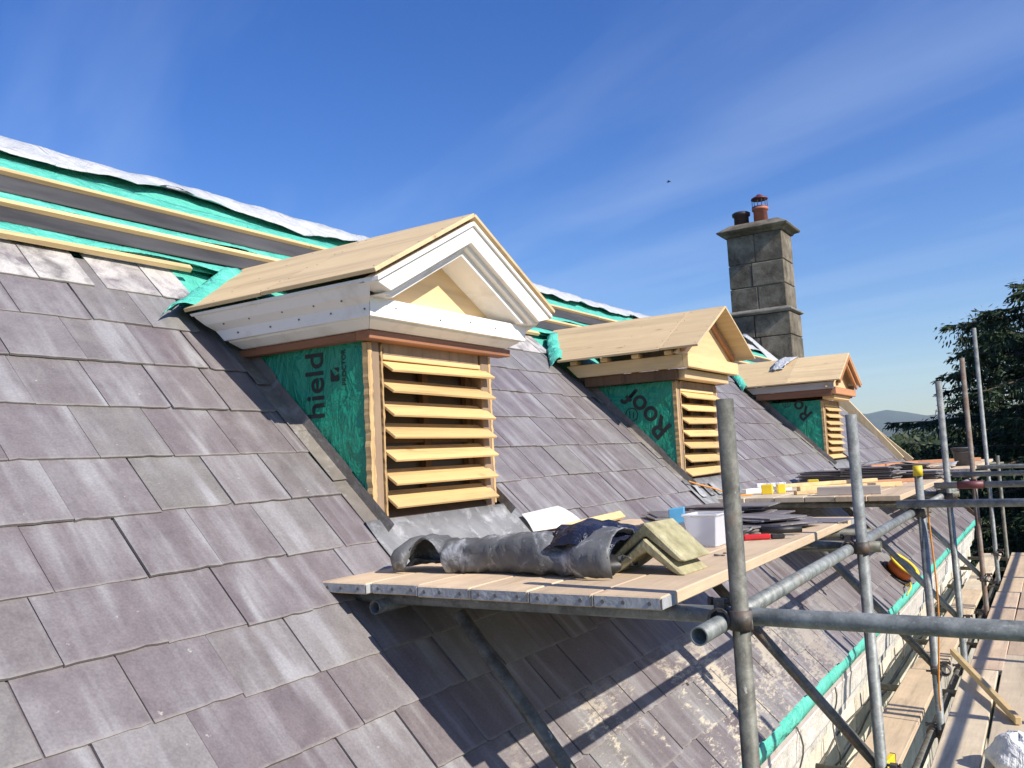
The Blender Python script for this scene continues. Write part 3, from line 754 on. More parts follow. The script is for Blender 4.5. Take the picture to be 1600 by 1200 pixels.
        for xx in (xa-.03,xm+.025,xm-.03,xm-.35):
            for q in (.06,.3,.55,.8,.95):
                c=Vector((xx+rng.uniform(-.008,.008),yc+sgn*y_out*q,zrd-SLP*y_out*q))+n_-(dn if xx<xm else Vector())
                if c.x > RC+.15-c.z: g_.tube(c-n_*.1,c+n_*.06,.0042,6)
        g_.build('nail_heads',M['screw'],D,kind='stuff'); return pa
    yo=HWC+.02
    panel(-1,xf,0,yo); panel(1,xf-.002,0,yo)
    if kind==0:
        # moulded white cornice: left return, right return, and front band
        prof=[(0,.575),(.07,.575),(.115,.603),(.118,.612),(.140,.612),(.146,.662),(.155,.668),(.185,.690),(.207,.722),(.210,.732),(.226,.732),(.226,.745),(0,.745)]
        backx=[RC+.095-z for _,z in prof]
        for sgn,yy in ((-1,yl),(1,yr)):
            P0=[(XF+o,yy+sgn*o,z) for o,z in prof]; P1=[(RC+.10-z,yy+sgn*o,z) for o,z in prof]; n_=len(prof)
            MB().add(P0+P1,[tuple(range(n_)),tuple(range(n_,2*n_))[::-1]]+[(i,(i+1)%n_,n_+(i+1)%n_,n_+i) for i in range(n_)]).build('cornice',M['white'],D)
        low=[(0,.575),(.07,.575),(.115,.603),(.118,.612),(.142,.612),(.148,.690),(0,.690)]
        P0=[(XF+o+.0005,yl-o+.002,z+.0005) for o,z in low]; P1=[(XF+o+.0005,yr+o-.002,z+.0005) for o,z in low]; n_=len(low)
        MB().add(P0+P1,[tuple(range(n_)),tuple(range(n_,2*n_))[::-1]]+[(i,(i+1)%n_,n_+(i+1)%n_,n_+i) for i in range(n_)]).build('cornice',M['white'],D)
        # raking mouldings
        ap=ZEV+SLP*HWC
        def chev(v1,v2,zb1,zb2,x1,hw):
            f=lambda v,z_:min(hw,(ap-v-z_)/SLP)
            pl=[(yc-f(v1,zb1),ap-v1-SLP*f(v1,zb1)),(yc,ap-v1),(yc+f(v1,zb1),ap-v1-SLP*f(v1,zb1)),(yc+f(v2,zb2),ap-v2-SLP*f(v2,zb2)),(yc,ap-v2),(yc-f(v2,zb2),ap-v2-SLP*f(v2,zb2))]
            return pl
        def half(pl,sgn): return [p for p in pl if sgn*(p[0]-yc)>=-1e-6]
        for sgn in (-1,1):
            g=MB()
            for v1,v2,xt,xb_,xi,zb in ((0,.020,XC+.018,XC+.018,XC-.06,.72),(.020,.098,XC+.006,XC-.006,XC-.09,.70),(.096,.118,XC-.030,XC-.034,XC-.12,.69),(.116,.150,XC-.062,XC-.066,XF+.012,.69)):
                f=lambda v,z_:max(0,min(HWC,(ap-v-z_)/SLP))
                a1,a2=f(v1,zb),f(v2,zb); q4=[(yc,ap-v1),(yc+sgn*a1,ap-v1-SLP*a1),(yc+sgn*a2,ap-v2-SLP*a2),(yc,ap-v2)]
                g.hexa([(xi,*q4[0]),(xi,*q4[1]),(xi,*q4[2]),(xi,*q4[3]),(xt,*q4[0]),(xt,*q4[1]),(xb_,*q4[2]),(xb_,*q4[3])])
            g.build('raking_cornice',M['white'],D,.0025)
        # tympanum
        yy=(ap-.145-.69)/SLP
        MB().prism([(yc-yy,.688),(yc+yy,.688),(yc,ap-.145)],'X',XF+.012,XF+.030).build('tympanum',M['ply_y'],D)
        MB().box((XF-.02,yl-.055,.536),(XF+.060,yr+.12,.574)).build('soffit_board',M['red'],D,.003)
        MB().box((RC-.52,yl-.052,.538),(XF-.021,yl+.0,.573)).build('soffit_board',M['red_x'],D,.003)
        # screw heads
        for k in range(6):
            for (o,z,j_) in ((.1465,.640,0),(.178,.684,.5)):
                c=Vector((XF+.09-k*.185+rng.uniform(-.03,.03)-j_*.12,yl-o,z+rng.uniform(-.008,.008)*(1-j_*1.4))); nrm=Vector((0,-1,-.35 if j_ else 0)).normalized()
                MB().tube(c-nrm*.002,c+nrm*.0016,.0042,8).build('screw',M['screw'],D)
        for k in range(4):
            c=Vector((XF+.1475,yl+.05+k*.25+rng.uniform(-.04,.04),.652+rng.uniform(-.012,.012)))
            MB().tube(c-Vector((.002,0,0)),c+Vector((.0012,0,0)),.0035,8).build('screw',M['screw'],D)
    elif kind==1:
        # unfinished: softwood beams, gable ply, open overhang with packers
        for sgn,yy in ((-1,yl),(1,yr)):
            ya=yy+sgn*.135; 
            P=[(XF+.12,ya,.625),(XF+.12,ya-sgn*.045,.625),(RC+.09-.625,ya-sgn*.045,.625),(RC+.09-.625,ya,.625),(XF+.12,ya,.725),(XF+.12,ya-sgn*.045,.725),(RC+.09-.725,ya-sgn*.045,.725),(RC+.09-.725,ya,.725)]
            MB().hexa(P).build('eaves_beam',M['pine_x'],D,.003)
            for k in range(4):
                x=XF+.02-k*.27
                MB().box((x-.03,ya-sgn*.05,.727),(x+.03,ya+sgn*.035,.757)).build('packer',M['pine_y'],D,.002)
            MB().box((RC-.50,yy-sgn*.0,.547),(XF+.05,yy+sgn*.09,.622)).build('soffit_board',M['dark_wood'],D,.002)
        MB().box((XF+.122,yl-.135,.623),(XF+.167,yr+.135,.723)).build('eaves_beam',M['pine_y'],D,.003)
        MB().box((XF+.004,yl-.05,.548),(XF+.10,yr+.05,.620)).build('soffit_board',M['ply_y'],D,.003)
        yy=(zrd-.03-.724)/SLP
        MB().prism([(yc-yy,.725),(yc+yy,.725),(yc,zrd-.03)],'X',XF+.09,XF+.108).build('tympanum',M['ply_y'],D)
        for sgn in (-1,1):
            p=Vector((XF+.125,yc+sgn*.60,zrd-SLP*.60-.045)); q=Vector((XF+.125,yc+sgn*.012,zrd-SLP*.012-.045))
            MB().plank(p,q,.03,.05,(0,0,1)).build('gable_rafter',M['orange_w'],D,.002)
        # upstand board where the panel meets the main slope
        e=Vector((RC+.10-.76,yc-HWC-.02,.765))
    else:
        for sgn,yy in ((-1,yl),(1,yr)):
            ya=yy+sgn*.185
            P=[(XF+.18,ya,.665),(XF+.18,ya-sgn*.03,.665),(RC+.09-.665,ya-sgn*.03,.665),(RC+.09-.665,ya,.665),(XF+.18,ya,.750),(XF+.18,ya-sgn*.03,.750),(RC+.09-.75,ya-sgn*.03,.750),(RC+.09-.75,ya,.750)]
            MB().hexa(P).build('fascia',M['grey_timber'],D,.003)
            MB().box((RC-.55,yy-sgn*.0,.583),(XF+.15,yy+sgn*.155,.663)).build('soffit_board',M['red_x'],D,.003)
        MB().box((XF+.152,yl-.15,.600),(XF+.20,yr+.15,.685)).build('front_beam',M['orange_w'],D,.003)
        MB().box((XF+.004,yl-.02,.548),(XF+.148,yr+.02,.598)).build('soffit_board',M['pine_y'],D,.003)
        for sgn in (-1,1):
            for v,xx,ww in ((.035,XF+.255,.055),(.095,XF+.215,.05)):
                a=(.655 if v<.05 else .60)
                p=Vector((xx,yc+sgn*a,zrd-SLP*a-v)); q=Vector((xx,yc+sgn*.005,zrd-v))
                MB().plank(p,q,.03,ww,(0,0,1)).build('bargeboard',M['orange_w'],D,.002)
        yy=(zrd-.06-.686)/SLP
        MB().prism([(yc-yy,.687),(yc+yy,.687),(yc,zrd-.06)],'X',XF+.10,XF+.118).build('tympanum',M['ply_y'],D)
    # flashing membrane flap in the valley on the near side
    e0=Vector((RC+.10-zev,yc-HWC-.03,zev)); r0=Vector((RC+.03-zrd,yc-.05,zrd))
    g=[]
    for i in range(7):
        q=i/6; row=[]
        for k in range(22):
            w=k/21; base=e0.lerp(r0,w*.86)
            up=.055*math.sin(math.pi*q)+.03*noise.noise((w*5,q*2,yc))
            out=-.13+.24*q
            p=base+Vector((0.02+.03*q,out,-.20*(1-q)*.2+up))
            if q<.35: 
                pr=RP(p.z*R2,p.y,0); p=Vector((max(p.x,RC-p.z+.05),p.y,p.z))
            row.append(p+Vector((0,0,.012*noise.noise((w*14,q*3,2)))))
        g.append(row)
    MB().sheet(g,.002,(0,0,1)).build('membrane_flap',M['teal'],D)
    return D
D1=dormer(DORM[0],0,'dormer with white moulded pediment and green cheek',7)
D2=dormer(DORM[1],1,'dormer with bare softwood beams under plywood roof',7)
D3=dormer(DORM[2],2,'dormer with red-brown bargeboards and grey fascia',8)
# print on the membranes (reads upwards on the first, slanting on the others)
yl=DORM[0]-DH-.0065
p=onY(507,655,yl); lettering('hield',(p.x,yl,p.z),(0,0,1),None,(0,-1,0),.158,D1,.012)
p=onY(541,602,yl); lettering('PROCTOR',(p.x,yl,p.z),(0,0,1),None,(0,-1,0),.034,D1,.02)
p=onY(524,585,yl)
MB().add([(p.x-.03,yl,p.z-.03),(p.x+.02,yl,p.z-.03),(p.x+.02,yl,p.z+.0),(p.x-.005,yl,p.z-.006),(p.x-.03,yl,p.z+.03)],[(0,1,2,3,4)]).add([(p.x-.012,yl,p.z+.03),(p.x+.02,yl,p.z+.006),(p.x+.02,yl,p.z+.03)],[(0,1,2)]).build('logo',M['ink'],D1)
for yc,D,a,b_,size in ((DORM[1],D2,(1051,667),(975,590),.23),(DORM[2],D3,(1271,646),(1236,612),.23)):
    yl=yc-DH-.0065; P=onY(*a,yl); Q=onY(*b_,yl); d=Q-P; d.y=0
    lettering('Roof' if D is D2 else 'Ro',(P.x,yl,P.z),d,None,(0,-1,0),size,D,.018)
for D,yc,c,r in ((D2,DORM[1],(987,648),.055),(D3,DORM[2],(1229,630),.055)):
    yl=yc-DH-.0065; p=onY(*c,yl); V=[];F=[]
    for k in range(28):
        a=2*math.pi*k/28
        for R_ in (r,r*.86): V.append((p.x+R_*math.cos(a),yl,p.z+R_*math.sin(a)))
    F=[(2*k,2*k+1,(2*k+3)%56,(2*k+2)%56) for k in range(28)]
    g=MB().add(V,F); g.add([(p.x-.02,yl,p.z-.03),(p.x-.012,yl,p.z-.03),(p.x-.012,yl,p.z+.03),(p.x-.02,yl,p.z+.03)],[(0,1,2,3)]); g.add([(p.x+.012,yl,p.z-.03),(p.x+.02,yl,p.z-.03),(p.x+.02,yl,p.z+.02),(p.x+.012,yl,p.z+.02)],[(0,1,2,3)])
    g.build('logo',M['ink'],D)

# ------------------------------------------------------------------ chimney
cy0, cy1 = 15.55, 16.25; cx0 = onY(1139,430,cy0).x; cx1 = onY(1226,430,cy0).x
zcap = onY(1228,350,cy0).z; zst = onY(1236,480,cy0).z
ch = MB().box((cx0+.03,cy0+.03,.6),(cx1-.03,cy1-.03,zcap-.1)).build('chimney',M['chim_mortar'],house)
def chim_courses(x0,x1,y0,y1,zs):
    for i in range(len(zs)-1):
        za,zc=zs[i]+.006,zs[i+1]-.006
        split=[x0]+([x0+(x1-x0)*(.42 if i%2 else .5)] )+[x1]
        for k in range(len(split)-1):
            a,b_=split[k]+(.006 if k else 0),split[k+1]-(.006 if k<len(split)-2 else 0)
            MB().box((a,y0+rng.uniform(0,.008),za),(b_,y1,zc)).build('chimney_stone',M['chim'],ch,.012)
hh=(zcap-zst)
chim_courses(cx0,cx1,cy0,cy1,[zst+.03,zst+.03+hh*.29,zst+hh*.60,zcap-.06])
chim_courses(cx0-.05,cx1+.05,cy0-.05,cy1+.05,[zst-.95,zst-.48,zst-.06])
def ring_slab(poly_o,name,m):
    n_=len(poly_o); V=[];F=[]
    for o,z in poly_o: V+=[(cx0-o,cy0-o,z),(cx1+o,cy0-o,z),(cx1+o,cy1+o,z),(cx0-o,cy1+o,z)]
    for i in range(n_-1):
        for k in range(4): F.append((i*4+k,i*4+(k+1)%4,(i+1)*4+(k+1)%4,(i+1)*4+k))
    F+= [(3,2,1,0),tuple((n_-1)*4+k for k in range(4))]
    return MB().add(V,F).build(name,m,ch,.008)
ring_slab([(.03,zcap-.07),(.05,zcap-.03),(.13,zcap+.0),(.15,zcap+.035),(.12,zcap+.05),(-.06,zcap+.17)],'chimney_cap',M['chim'])
ring_slab([(.055,zst-.055),(.10,zst-.03),(.095,zst+.0),(.02,zst+.045)],'chimney_band',M['chim_mortar'])
pz=zcap+.19; pcx=[onY(1159,350,cy0+.35).x,onY(1189,345,cy0+.35).x]; py=cy0+.35
def lathe(prof,c,n=24):
    V=[];F=[]
    for r,z in prof: V+=[(c[0]+r*math.cos(2*math.pi*k/n),c[1]+r*math.sin(2*math.pi*k/n),z) for k in range(n)]
    for i in range(len(prof)-1):
        for k in range(n): F.append((i*n+k,i*n+(k+1)%n,(i+1)*n+(k+1)%n,(i+1)*n+k))
    F.append(tuple(range(n))[::-1]); F.append(tuple((len(prof)-1)*n+k for k in range(n)))
    return MB().add(V,F,True)
lathe([(.14,pz-.08),(.135,pz+.19),(.165,pz+.20),(.17,pz+.25),(.14,pz+.27),(.10,pz+.27),(.10,pz+.15)],(pcx[0],py)).build('chimney_pot',M['pot_dark'],ch)
lathe([(.13,pz-.08),(.125,pz+.24),(.15,pz+.245),(.15,pz+.29),(.10,pz+.29)],(pcx[1],py)).build('chimney_pot',M['terracotta'],ch)
lathe([(.145,pz+.28),(.15,pz+.31),(.14,pz+.315)],(pcx[1],py)).build('cowl_ring',M['cowl'],ch)
g=MB()
for k in range(12):
    a=2*math.pi*k/12; c=(pcx[1]+.14*math.cos(a),py+.14*math.sin(a)); g.tube((c[0],c[1],pz+.31),(c[0],c[1],pz+.455),.006,6)
g.build('cowl_cage',M['pot_dark'],ch)
lathe([(.155,pz+.45),(.15,pz+.475),(.09,pz+.51),(.05,pz+.52),(.045,pz+.545),(.01,pz+.55)],(pcx[1],py)).build('cowl_lid',M['cowl'],ch)
# mortar haunch and membrane scraps at its foot
g=[]
for i in range(6):
    row=[]
    for k in range(12):
        u=k/11; q=i/5
        base=Vector((cx0+.35+1.0*u,cy0-.10-.55*q,0)); base.z=RC-base.x+.09+.05*math.sin(q*3)+.06*noise.noise((u*3,q*3,5))
        row.append(base)
    g.append(row)
MB().sheet(g,.003,(0,0,1)).build('chimney_membrane',M['white_mem'],ch)
g=[]
for i in range(8):
    row=[]
    for k in range(6):
        u=k/5-.5; q=i/7
        yy=11.80-.55*q+.05*noise.noise((u*3,q*2,6)); xx=onY(1226,556,11.5).x+.05-.10*q+.26*u*(1-.35*q)
        row.append(Vector((xx,yy,.757+.525*(.70-abs(yy-DORM[2]))+.045+.03*abs(noise.noise((u*4,q*5,2)))+.02*noise.noise((u*9,q*8,4)))))
    g.append(row)
prm(MB().sheet(g,.004,(0,0,1)).build('membrane_offcut',M['white_mem']),'crumpled grey-white membrane offcut lying over the third dormer roof below the chimney','membrane')

# ------------------------------------------------------------------ scaffolding
SX=-.77; TR=.02415
scaf = empty('scaffolding',(SX,7,ZG),'galvanised tube scaffolding standing along the eaves of the slate roof','scaffolding')
STD=[(2.31,.135,'galv_old'),(4.0,.12,'galv'),(5.92,-.20,'galv'),(7.5,.44,'galv'),(9.78,.79,'galv_rust'),(11.85,1.31,'galv')]
def coupler(parent,c,a1,a2,seed):
    """double coupler round a tube along a1 at c, gripping a tube along a2 beside it"""
    rg=random.Random(seed); g=MB(); c=Vector(c); a1=Vector(a1).normalized(); a2=Vector(a2).normalized(); off=a1.cross(a2).normalized()
    g.tube(c-a1*.026,c+a1*.026,TR+.008,14,.007); c2=c+off*(2*TR+.004)
    g.tube(c2-a2*.026,c2+a2*.026,TR+.008,14,.007)
    for cc,ax,o2 in ((c,a1,a2),(c2,a2,a1)):
        bx=cc+o2*(TR+.016); g.obox(bx,ax,o2,off,.032,.026,.03); g.tube(bx-off*.05+o2*.006,bx+off*.03+o2*.006,.0065,8); g.tube(bx+off*.022+o2*.006,bx+off*.034+o2*.006,.0125,6)
    return g.build('coupler',M['fitting'],parent)
stds=[]
for i,(y,zt,mk) in enumerate(STD):
    s=MB().tube((SX+.012*math.sin(i*2),y,ZG),(SX,y+.004*i,zt),TR,20,.0035).build('standard',M[mk],scaf); stds.append(s)
    MB().box((SX-.075,y-.075,ZG),(SX+.075,y+.075,ZG+.012)).build('base_plate',M['galv_dark'],s)
    coupler(s,(SX,y,-.462),(0,0,1),(0,1,0),i)
    coupler(s,(SX,y,-1.42),(0,0,1),(0,-1,0),i+9)
    coupler(s,(SX,y,-1.80),(0,0,1),(0,1,0),i+19)
MB().tube((SX,STD[2][0],-.235),(SX,STD[2][0],-.17),TR+.004,20).build('end_cap',M['yellow'],stds[2])
# ledgers along the house
LX=SX-2*TR-.004
MB().tube((LX,2.13,-.475),(LX,6.3,-.462),TR,20,.0035).build('ledger',M['galv'],scaf)
MB().tube((LX,6.31,-.462),(LX,12.3,-.45),TR,20,.0035).build('ledger',M['galv'],scaf)
MB().tube((LX,3.0,-1.80),(LX,12.6,-1.80),TR,16,.0035).build('ledger',M['galv_old'],scaf)
MB().tube((-2.05,2.28,-.487),(-2.05,5.0,-.487),TR,16,.0035).build('ledger',M['galv_dark'],scaf)
# transoms
def transom(y,z,x0,x1,mk='galv'): return MB().tube((x0,y,z),(x1,y,z),TR,20,.0035).build('transom',M[mk],scaf)
T1=transom(2.31+2*TR+.004,-.4625,-2.20,1.25,'galv_dark' if False else 'galv')
transom(4.0+2*TR+.004,-.4625,-2.12,-.70,'galv_old')
transom(4.62,-.4625,-2.12,-.83,'galv_old')
transom(5.92-2*TR-.004,-.405,-.90,1.4)
transom(6.55,-.4465,-2.12,-.70,'galv_old'); transom(7.55,-.4465,-2.12,-.70,'galv_old'); transom(9.1,-.4465,-2.1,-.70,'galv_old')
r3=transom(7.5-2*TR-.004,-.375,-.86,1.6)
MB().tube((-.70,7.5-2*TR-.004,-.375),(-.52,7.5-2*TR-.004,-.375),TR+.006,20).build('red_sleeve',M['cowl'],r3)
transom(9.78-2*TR-.004,-.385,-.95,1.7); transom(11.85-2*TR-.004,-.385,-2.1,1.7); transom(11.2,-.4265,-2.1,-.7,'galv_old'); transom(14.4,-.4265,-2.1,-.72,'galv_old')
MB().tube((SX,13.95,ZG),(SX,13.96,-.30),TR,16,.0035).build('standard',M['galv_old'],scaf)
for y in (3.4,5.0,6.8,8.4,10.0,11.6,13.2,14.3):
    MB().tube((-1.30,y,-1.785),(1.4,y,-1.785),TR,16,.0035).build('transom',M['galv_old'],scaf)
for y in (2.31,4.0,5.92,7.5,9.78,11.85,13.95):   # outer row, carries the walkway
    MB().tube((1.05,y,ZG),(1.05,y,.5),TR,14).build('standard',M['galv'],scaf)
MB().tube((1.05-2*TR,1.5,-1.80),(1.05-2*TR,14.6,-1.80),TR,14).build('ledger',M['galv'],scaf)
MB().tube((1.05-2*TR,1.5,-.46),(1.05-2*TR,14.6,-.46),TR,14).build('ledger',M['galv'],scaf)
# raking braces in each frame
for i,(y,_,mk) in enumerate(STD[:5]):
    yy=y+(.10 if i==0 else -.0)+ (2*TR if i else 0)
    lo=Vector((SX+.03,yy,-1.455)); hi=Vector((-1.80 if i==0 else -1.62,yy,-.50 if i==0 else -.47))
    if i==0: lo=Vector((-.93,yy,-1.505)); hi=Vector((-1.785,yy,-.515))
    MB().tube(lo,hi,TR,18,.0035).build('brace',M[['galv_old','galv_dark','galv_old','galv','galv'][i]],scaf)

# ------------------------------------------------------------------ scaffold boards
def board(x0,y0,x1,y1,z,mk,label,group,band=True,skew=0.0,cat='scaffold board'):
    """board lying along Y, top at z"""
    cx_,cy_=(x0+x1)/2,(y0+y1)/2
    root=empty('scaffold_board',(cx_,cy_,z-.038),label,cat,group)
    Lh=(y1-y0)/2; n_=9; g=[]
    sag=rng.uniform(-.002,.002); a=skew
    V=[];F=[]
    for i in range(n_+1):
        yy=-Lh+2*Lh*i/n_; zz=sag*math.sin(math.pi*i/n_); xo=a*yy
        V+=[(cx_+(x0-x1)/2+xo,cy_+yy,z-.038+zz),(cx_+(x1-x0)/2+xo,cy_+yy,z-.038+zz),(cx_+(x1-x0)/2+xo,cy_+yy,z+zz),(cx_+(x0-x1)/2+xo,cy_+yy,z+zz)]
    for i in range(n_):
        for k in range(4): F.append((4*i+k,4*i+(k+1)%4,4*i+4+(k+1)%4,4*i+4+k))
    F+=[(3,2,1,0),(4*n_,4*n_+1,4*n_+2,4*n_+3)]
    MB().add(V,F).build('plank',M[mk],root,.004)
    if band:
        w=x1-x0
        for e,sg in ((-Lh,-1),(Lh,1)):
            g=MB(); yb=cy_+e; xm=cx_+a*e; t_=.0018
            g.box((xm-w/2+.006,yb+sg*.0003,z-.034),(xm+w/2-.006,yb+sg*t_,z-.004))
            for sx_ in (-1,1): g.box((xm+sx_*(w/2+.0003),yb-sg*.09,z-.034),(xm+sx_*(w/2+t_),yb+sg*t_,z-.004))
            bo=g.build('end_band',M['lead_light'],root)
            for q in (-.35,-.05,.33):
                c=Vector((xm+w*q,yb+sg*t_,z-.019)); MB().tube(c,c+Vector((0,sg*.002,0)),.006,8).build('nail',M['screw'],bo)
    return root
names=['against the slates','second out from the slates','third out from the slates','third in from the poles','second in from the poles','next to the poles']
for k in range(6):
    x0=-2.275+k*.2185; e=rng.uniform(-.012,.012)+(.03 if k==1 else 0)
    board(x0+.003,2.245+e,x0+.2165,4.86+rng.uniform(-.03,.03),-.4+rng.uniform(-.001,.001),'board','scaffold board of the platform by the white dormer, '+names[k],'boards of the first platform',True,rng.uniform(-.001,.001))
for k in range(6):
    x0=-2.27+k*.2185
    board(x0+.003,6.45+rng.uniform(-.02,.02),x0+.2165,9.55+rng.uniform(-.05,.05),-.384,'board_old' if k<4 else 'board','scaffold board of the platform below the softwood-beamed dormer, '+names[k],'boards of the middle platform',False,0)
for k in range(6):
    x0=-2.25+k*.2185+(.06 if k==5 else 0)
    board(x0+.003,10.9+rng.uniform(-.02,.02),x0+.2165,14.85+rng.uniform(-.05,.05)-(.9 if k<3 else 0),-.364,'board','scaffold board of the far platform below the red-brown dormer, '+names[k],'boards of the far platform',True,0)
# walkway
WZ=-1.72
def wb(x0,y0,y1,mk,lab,sk=0): board(x0,y0,x0+.222,y1,WZ+rng.uniform(-.004,.003),mk,lab,'walkway boards below the eaves',True,sk)
wb(-1.105,3.3,7.15,'board','pale walkway board between poles and stone wall, near length',-.004)
wb(-1.100,7.17,11.0,'board','pale walkway board between poles and stone wall, middle length',0)
wb(-1.090,11.02,14.4,'board_old','pale walkway board between poles and stone wall, far length',0)
wb(-.735,3.6,7.30,'board_old','dusty walkway board just outside the poles, near length',-.012)
wb(-.735,7.33,10.9,'board_red','reddish walkway board just outside the poles, middle length',-.004)
wb(-.735,10.93,14.5,'board','walkway board just outside the poles, far length',-.004)
wb(-.495,3.2,7.85,'board_old','dusty walkway board second out from the poles, near length',-.010)
wb(-.505,7.87,11.7,'board_red','reddish walkway board second out from the poles, middle length',0)
wb(-.505,11.73,14.5,'board','walkway board second out from the poles, far length',0)
wb(-.255,3.4,7.2,'board_red','reddish walkway board third out from the poles, near length',-.006)
wb(-.265,7.23,11.0,'board_old','weathered walkway board third out from the poles, middle length',0)
wb(-.265,11.03,14.4,'board','walkway board third out from the poles, far length',0)
wb(-.02,3.4,7.3,'board_old','weathered walkway board fourth out from the poles, near length',0)
wb(-.02,7.33,11.2,'board_old','weathered walkway board fourth out from the poles, far length',0)
wb(.22,3.4,7.3,'board','walkway board at the outer edge, near length',0)
wb(.22,7.33,11.2,'board_old','walkway board at the outer edge, far length',0)
P1Z,P2Z,P3Z=-.399,-.383,-.363
# ------------------------------------------------------------------ things on the first platform
# curled lead sheet
g=[]; nx=90
prof=[(-.050,.000),(-.066,.040),(-.066,.085),(-.045,.122),(-.005,.143),(.045,.148),(.095,.135),(.135,.105),(.150,.065),(.140,.030),(.115,.012),(.085,.020),(.070,.050)]
import itertools
for i in range(nx+1):
    q=i/nx; x=-2.17+.93*q; row=[]
    sc=.70+.16*q+.10*noise.noise((q*4,1,0))-.22*math.exp(-((q-.78)/.05)**2); flat=.5*max(0,q-.55)
    for k,(dy,dz) in enumerate(prof):
        w=.020*noise.noise((q*7,k*.45,3))+.014*noise.noise((q*17,k*.8,8))+.006*noise.noise((q*41,k*1.3,5))
        yy=2.565+dy*(1+flat)*sc*1.05+w-.02*math.sin(q*9)*(k<3); zz=P1Z+.004+max(0,dz*sc*(1+.20*q)+ (w*.8 if k>0 else abs(w)*1.0))
        zz=P1Z+.004+(zz-P1Z-.004)*min(1,.12+q/.055)**.5; yy=2.59+(yy-2.59)*min(1,.55+q/.06)
        if .09<q<.27 and k<5:
            a_=.118*max(0,math.sin(math.pi*(q-.09)/.18))**.55; zz=max(zz,P1Z+.004+a_+.004*k); yy+=.012*(a_>.05)
        if q<=.10 and k<4: yy-=.025*math.sin(math.pi*q/.10)+.01
        row.append((x+.02*noise.noise((k*.6,q*2,1))*(1 if i in(0,nx) else .3),yy,zz))
    g.append(row)
prm(MB().sheet(g,.0025,(0,1,.4)).build('lead_sheet',M['lead']),'curled grey lead sheet with white bloom lying on the first platform','lead sheet')
# navy plastic over its end
g=[]
for i in range(11):
    row=[]
    for k in range(9):
        u=i/10; w=k/8
        x=-1.49+.24*u; y=2.50+.26*w; z=P1Z+.150+.035*math.sin(u*3.1)+.03*noise.noise((u*4,w*3,2))-.10*max(0,.35-w)**1.2*2-.03*u
        row.append((x,y,z))
    g.append(row)
prm(MB().sheet(g,.003,(0,0,1)).build('plastic_sheet',M['navy']),'crumpled navy plastic sheet thrown over the end of the lead sheet','plastic sheet')
# dark crumpled rag
g=[]
for i in range(15):
    row=[]
    for k in range(17):
        th=2*math.pi*k/16; ph=math.pi*i/14
        r=.055*(1+.35*noise.noise((math.cos(th)*2,math.sin(th)*2+ph,1)))
        row.append((-1.335+1.3*r*math.sin(ph)*math.cos(th),2.60+r*math.sin(ph)*math.sin(th),max(P1Z+.001,P1Z+.028+.75*r*math.cos(ph))))
    g.append(row)
prm(MB().sheet(g).build('black_rag',M['black']),'small black crumpled rag between the lead sheet and the ridge tiles','rag')
# ridge tiles: angled, nested
def ridge_tile(cx_,y0,y1,zb,hw,hh,t_,label,rotz=0):
    ang=math.atan2(hh,hw); cut=t_/math.sin(ang) if hh else t_; vt=t_/math.cos(ang)
    pl=[(cx_-hw,zb),(cx_,zb+hh),(cx_+hw,zb),(cx_+hw-cut*.55,zb-.0),(cx_+hw-cut*.95,zb+.012),(cx_,zb+hh-vt),(cx_-hw+cut*.95,zb+.012),(cx_-hw+cut*.55,zb)]
    mb=MB().prism([(a-cx_,b_) for a,b_ in pl],'Y',-(y1-y0)/2,(y1-y0)/2)
    o=mb.build('ridge_tile',M['ridge_tile'],None,.006); o.location=(cx_,(y0+y1)/2,0); o.rotation_euler=(0,0,rotz)
    return prm(o,label,'ridge tile','angled ridge tiles')
ridge_tile(-1.182,2.64,2.835,P1Z,.140,.118,.034,'lower of two nested buff angled ridge tiles on the first platform',rad(-3))
ridge_tile(-1.178,2.65,2.855,P1Z+.044,.142,.125,.034,'upper of two nested buff angled ridge tiles on the first platform',rad(-5))
# white plastic tub
mb=MB(); x0,x1,y0,y1=-1.345,-1.205,3.40,3.56
def ringp(s,z): return [(x0-s,y0-s,z),(x1+s,y0-s,z),(x1+s,y1+s,z),(x0-s,y1+s,z)]
V=ringp(-.012,P1Z)+ringp(0,P1Z+.125)+ringp(.008,P1Z+.126)+ringp(.008,P1Z+.134)+ringp(-.004,P1Z+.134)+ringp(-.015,P1Z+.004)
F=[(3,2,1,0)]
for i in range(5):
    for k in range(4): F.append((4*i+k,4*i+(k+1)%4,4*i+4+(k+1)%4,4*i+4+k))
F.append((20,21,22,23))
tub=empty('plastic_tub',((x0+x1)/2,(y0+y1)/2,P1Z),'white translucent plastic tub behind the ridge tiles','tub')
MB().add(V,F).build('tub_wall',M['tub'],tub,.003)
MB().tube((x0+.03,y0+.004,P1Z+.125),(x0+.03,y0-.010,P1Z+.125),.004,8).build('handle',M['tub'],tub)
# blue carton
prm(MB().obox((-1.50,3.72,P1Z+.105),(1,.3,.1),(-.3,1,0),(0,0,1),.07,.05,.07).build('carton',M['blue'],None,.003),'small blue carton on the loose slates beside the plastic tub','carton')
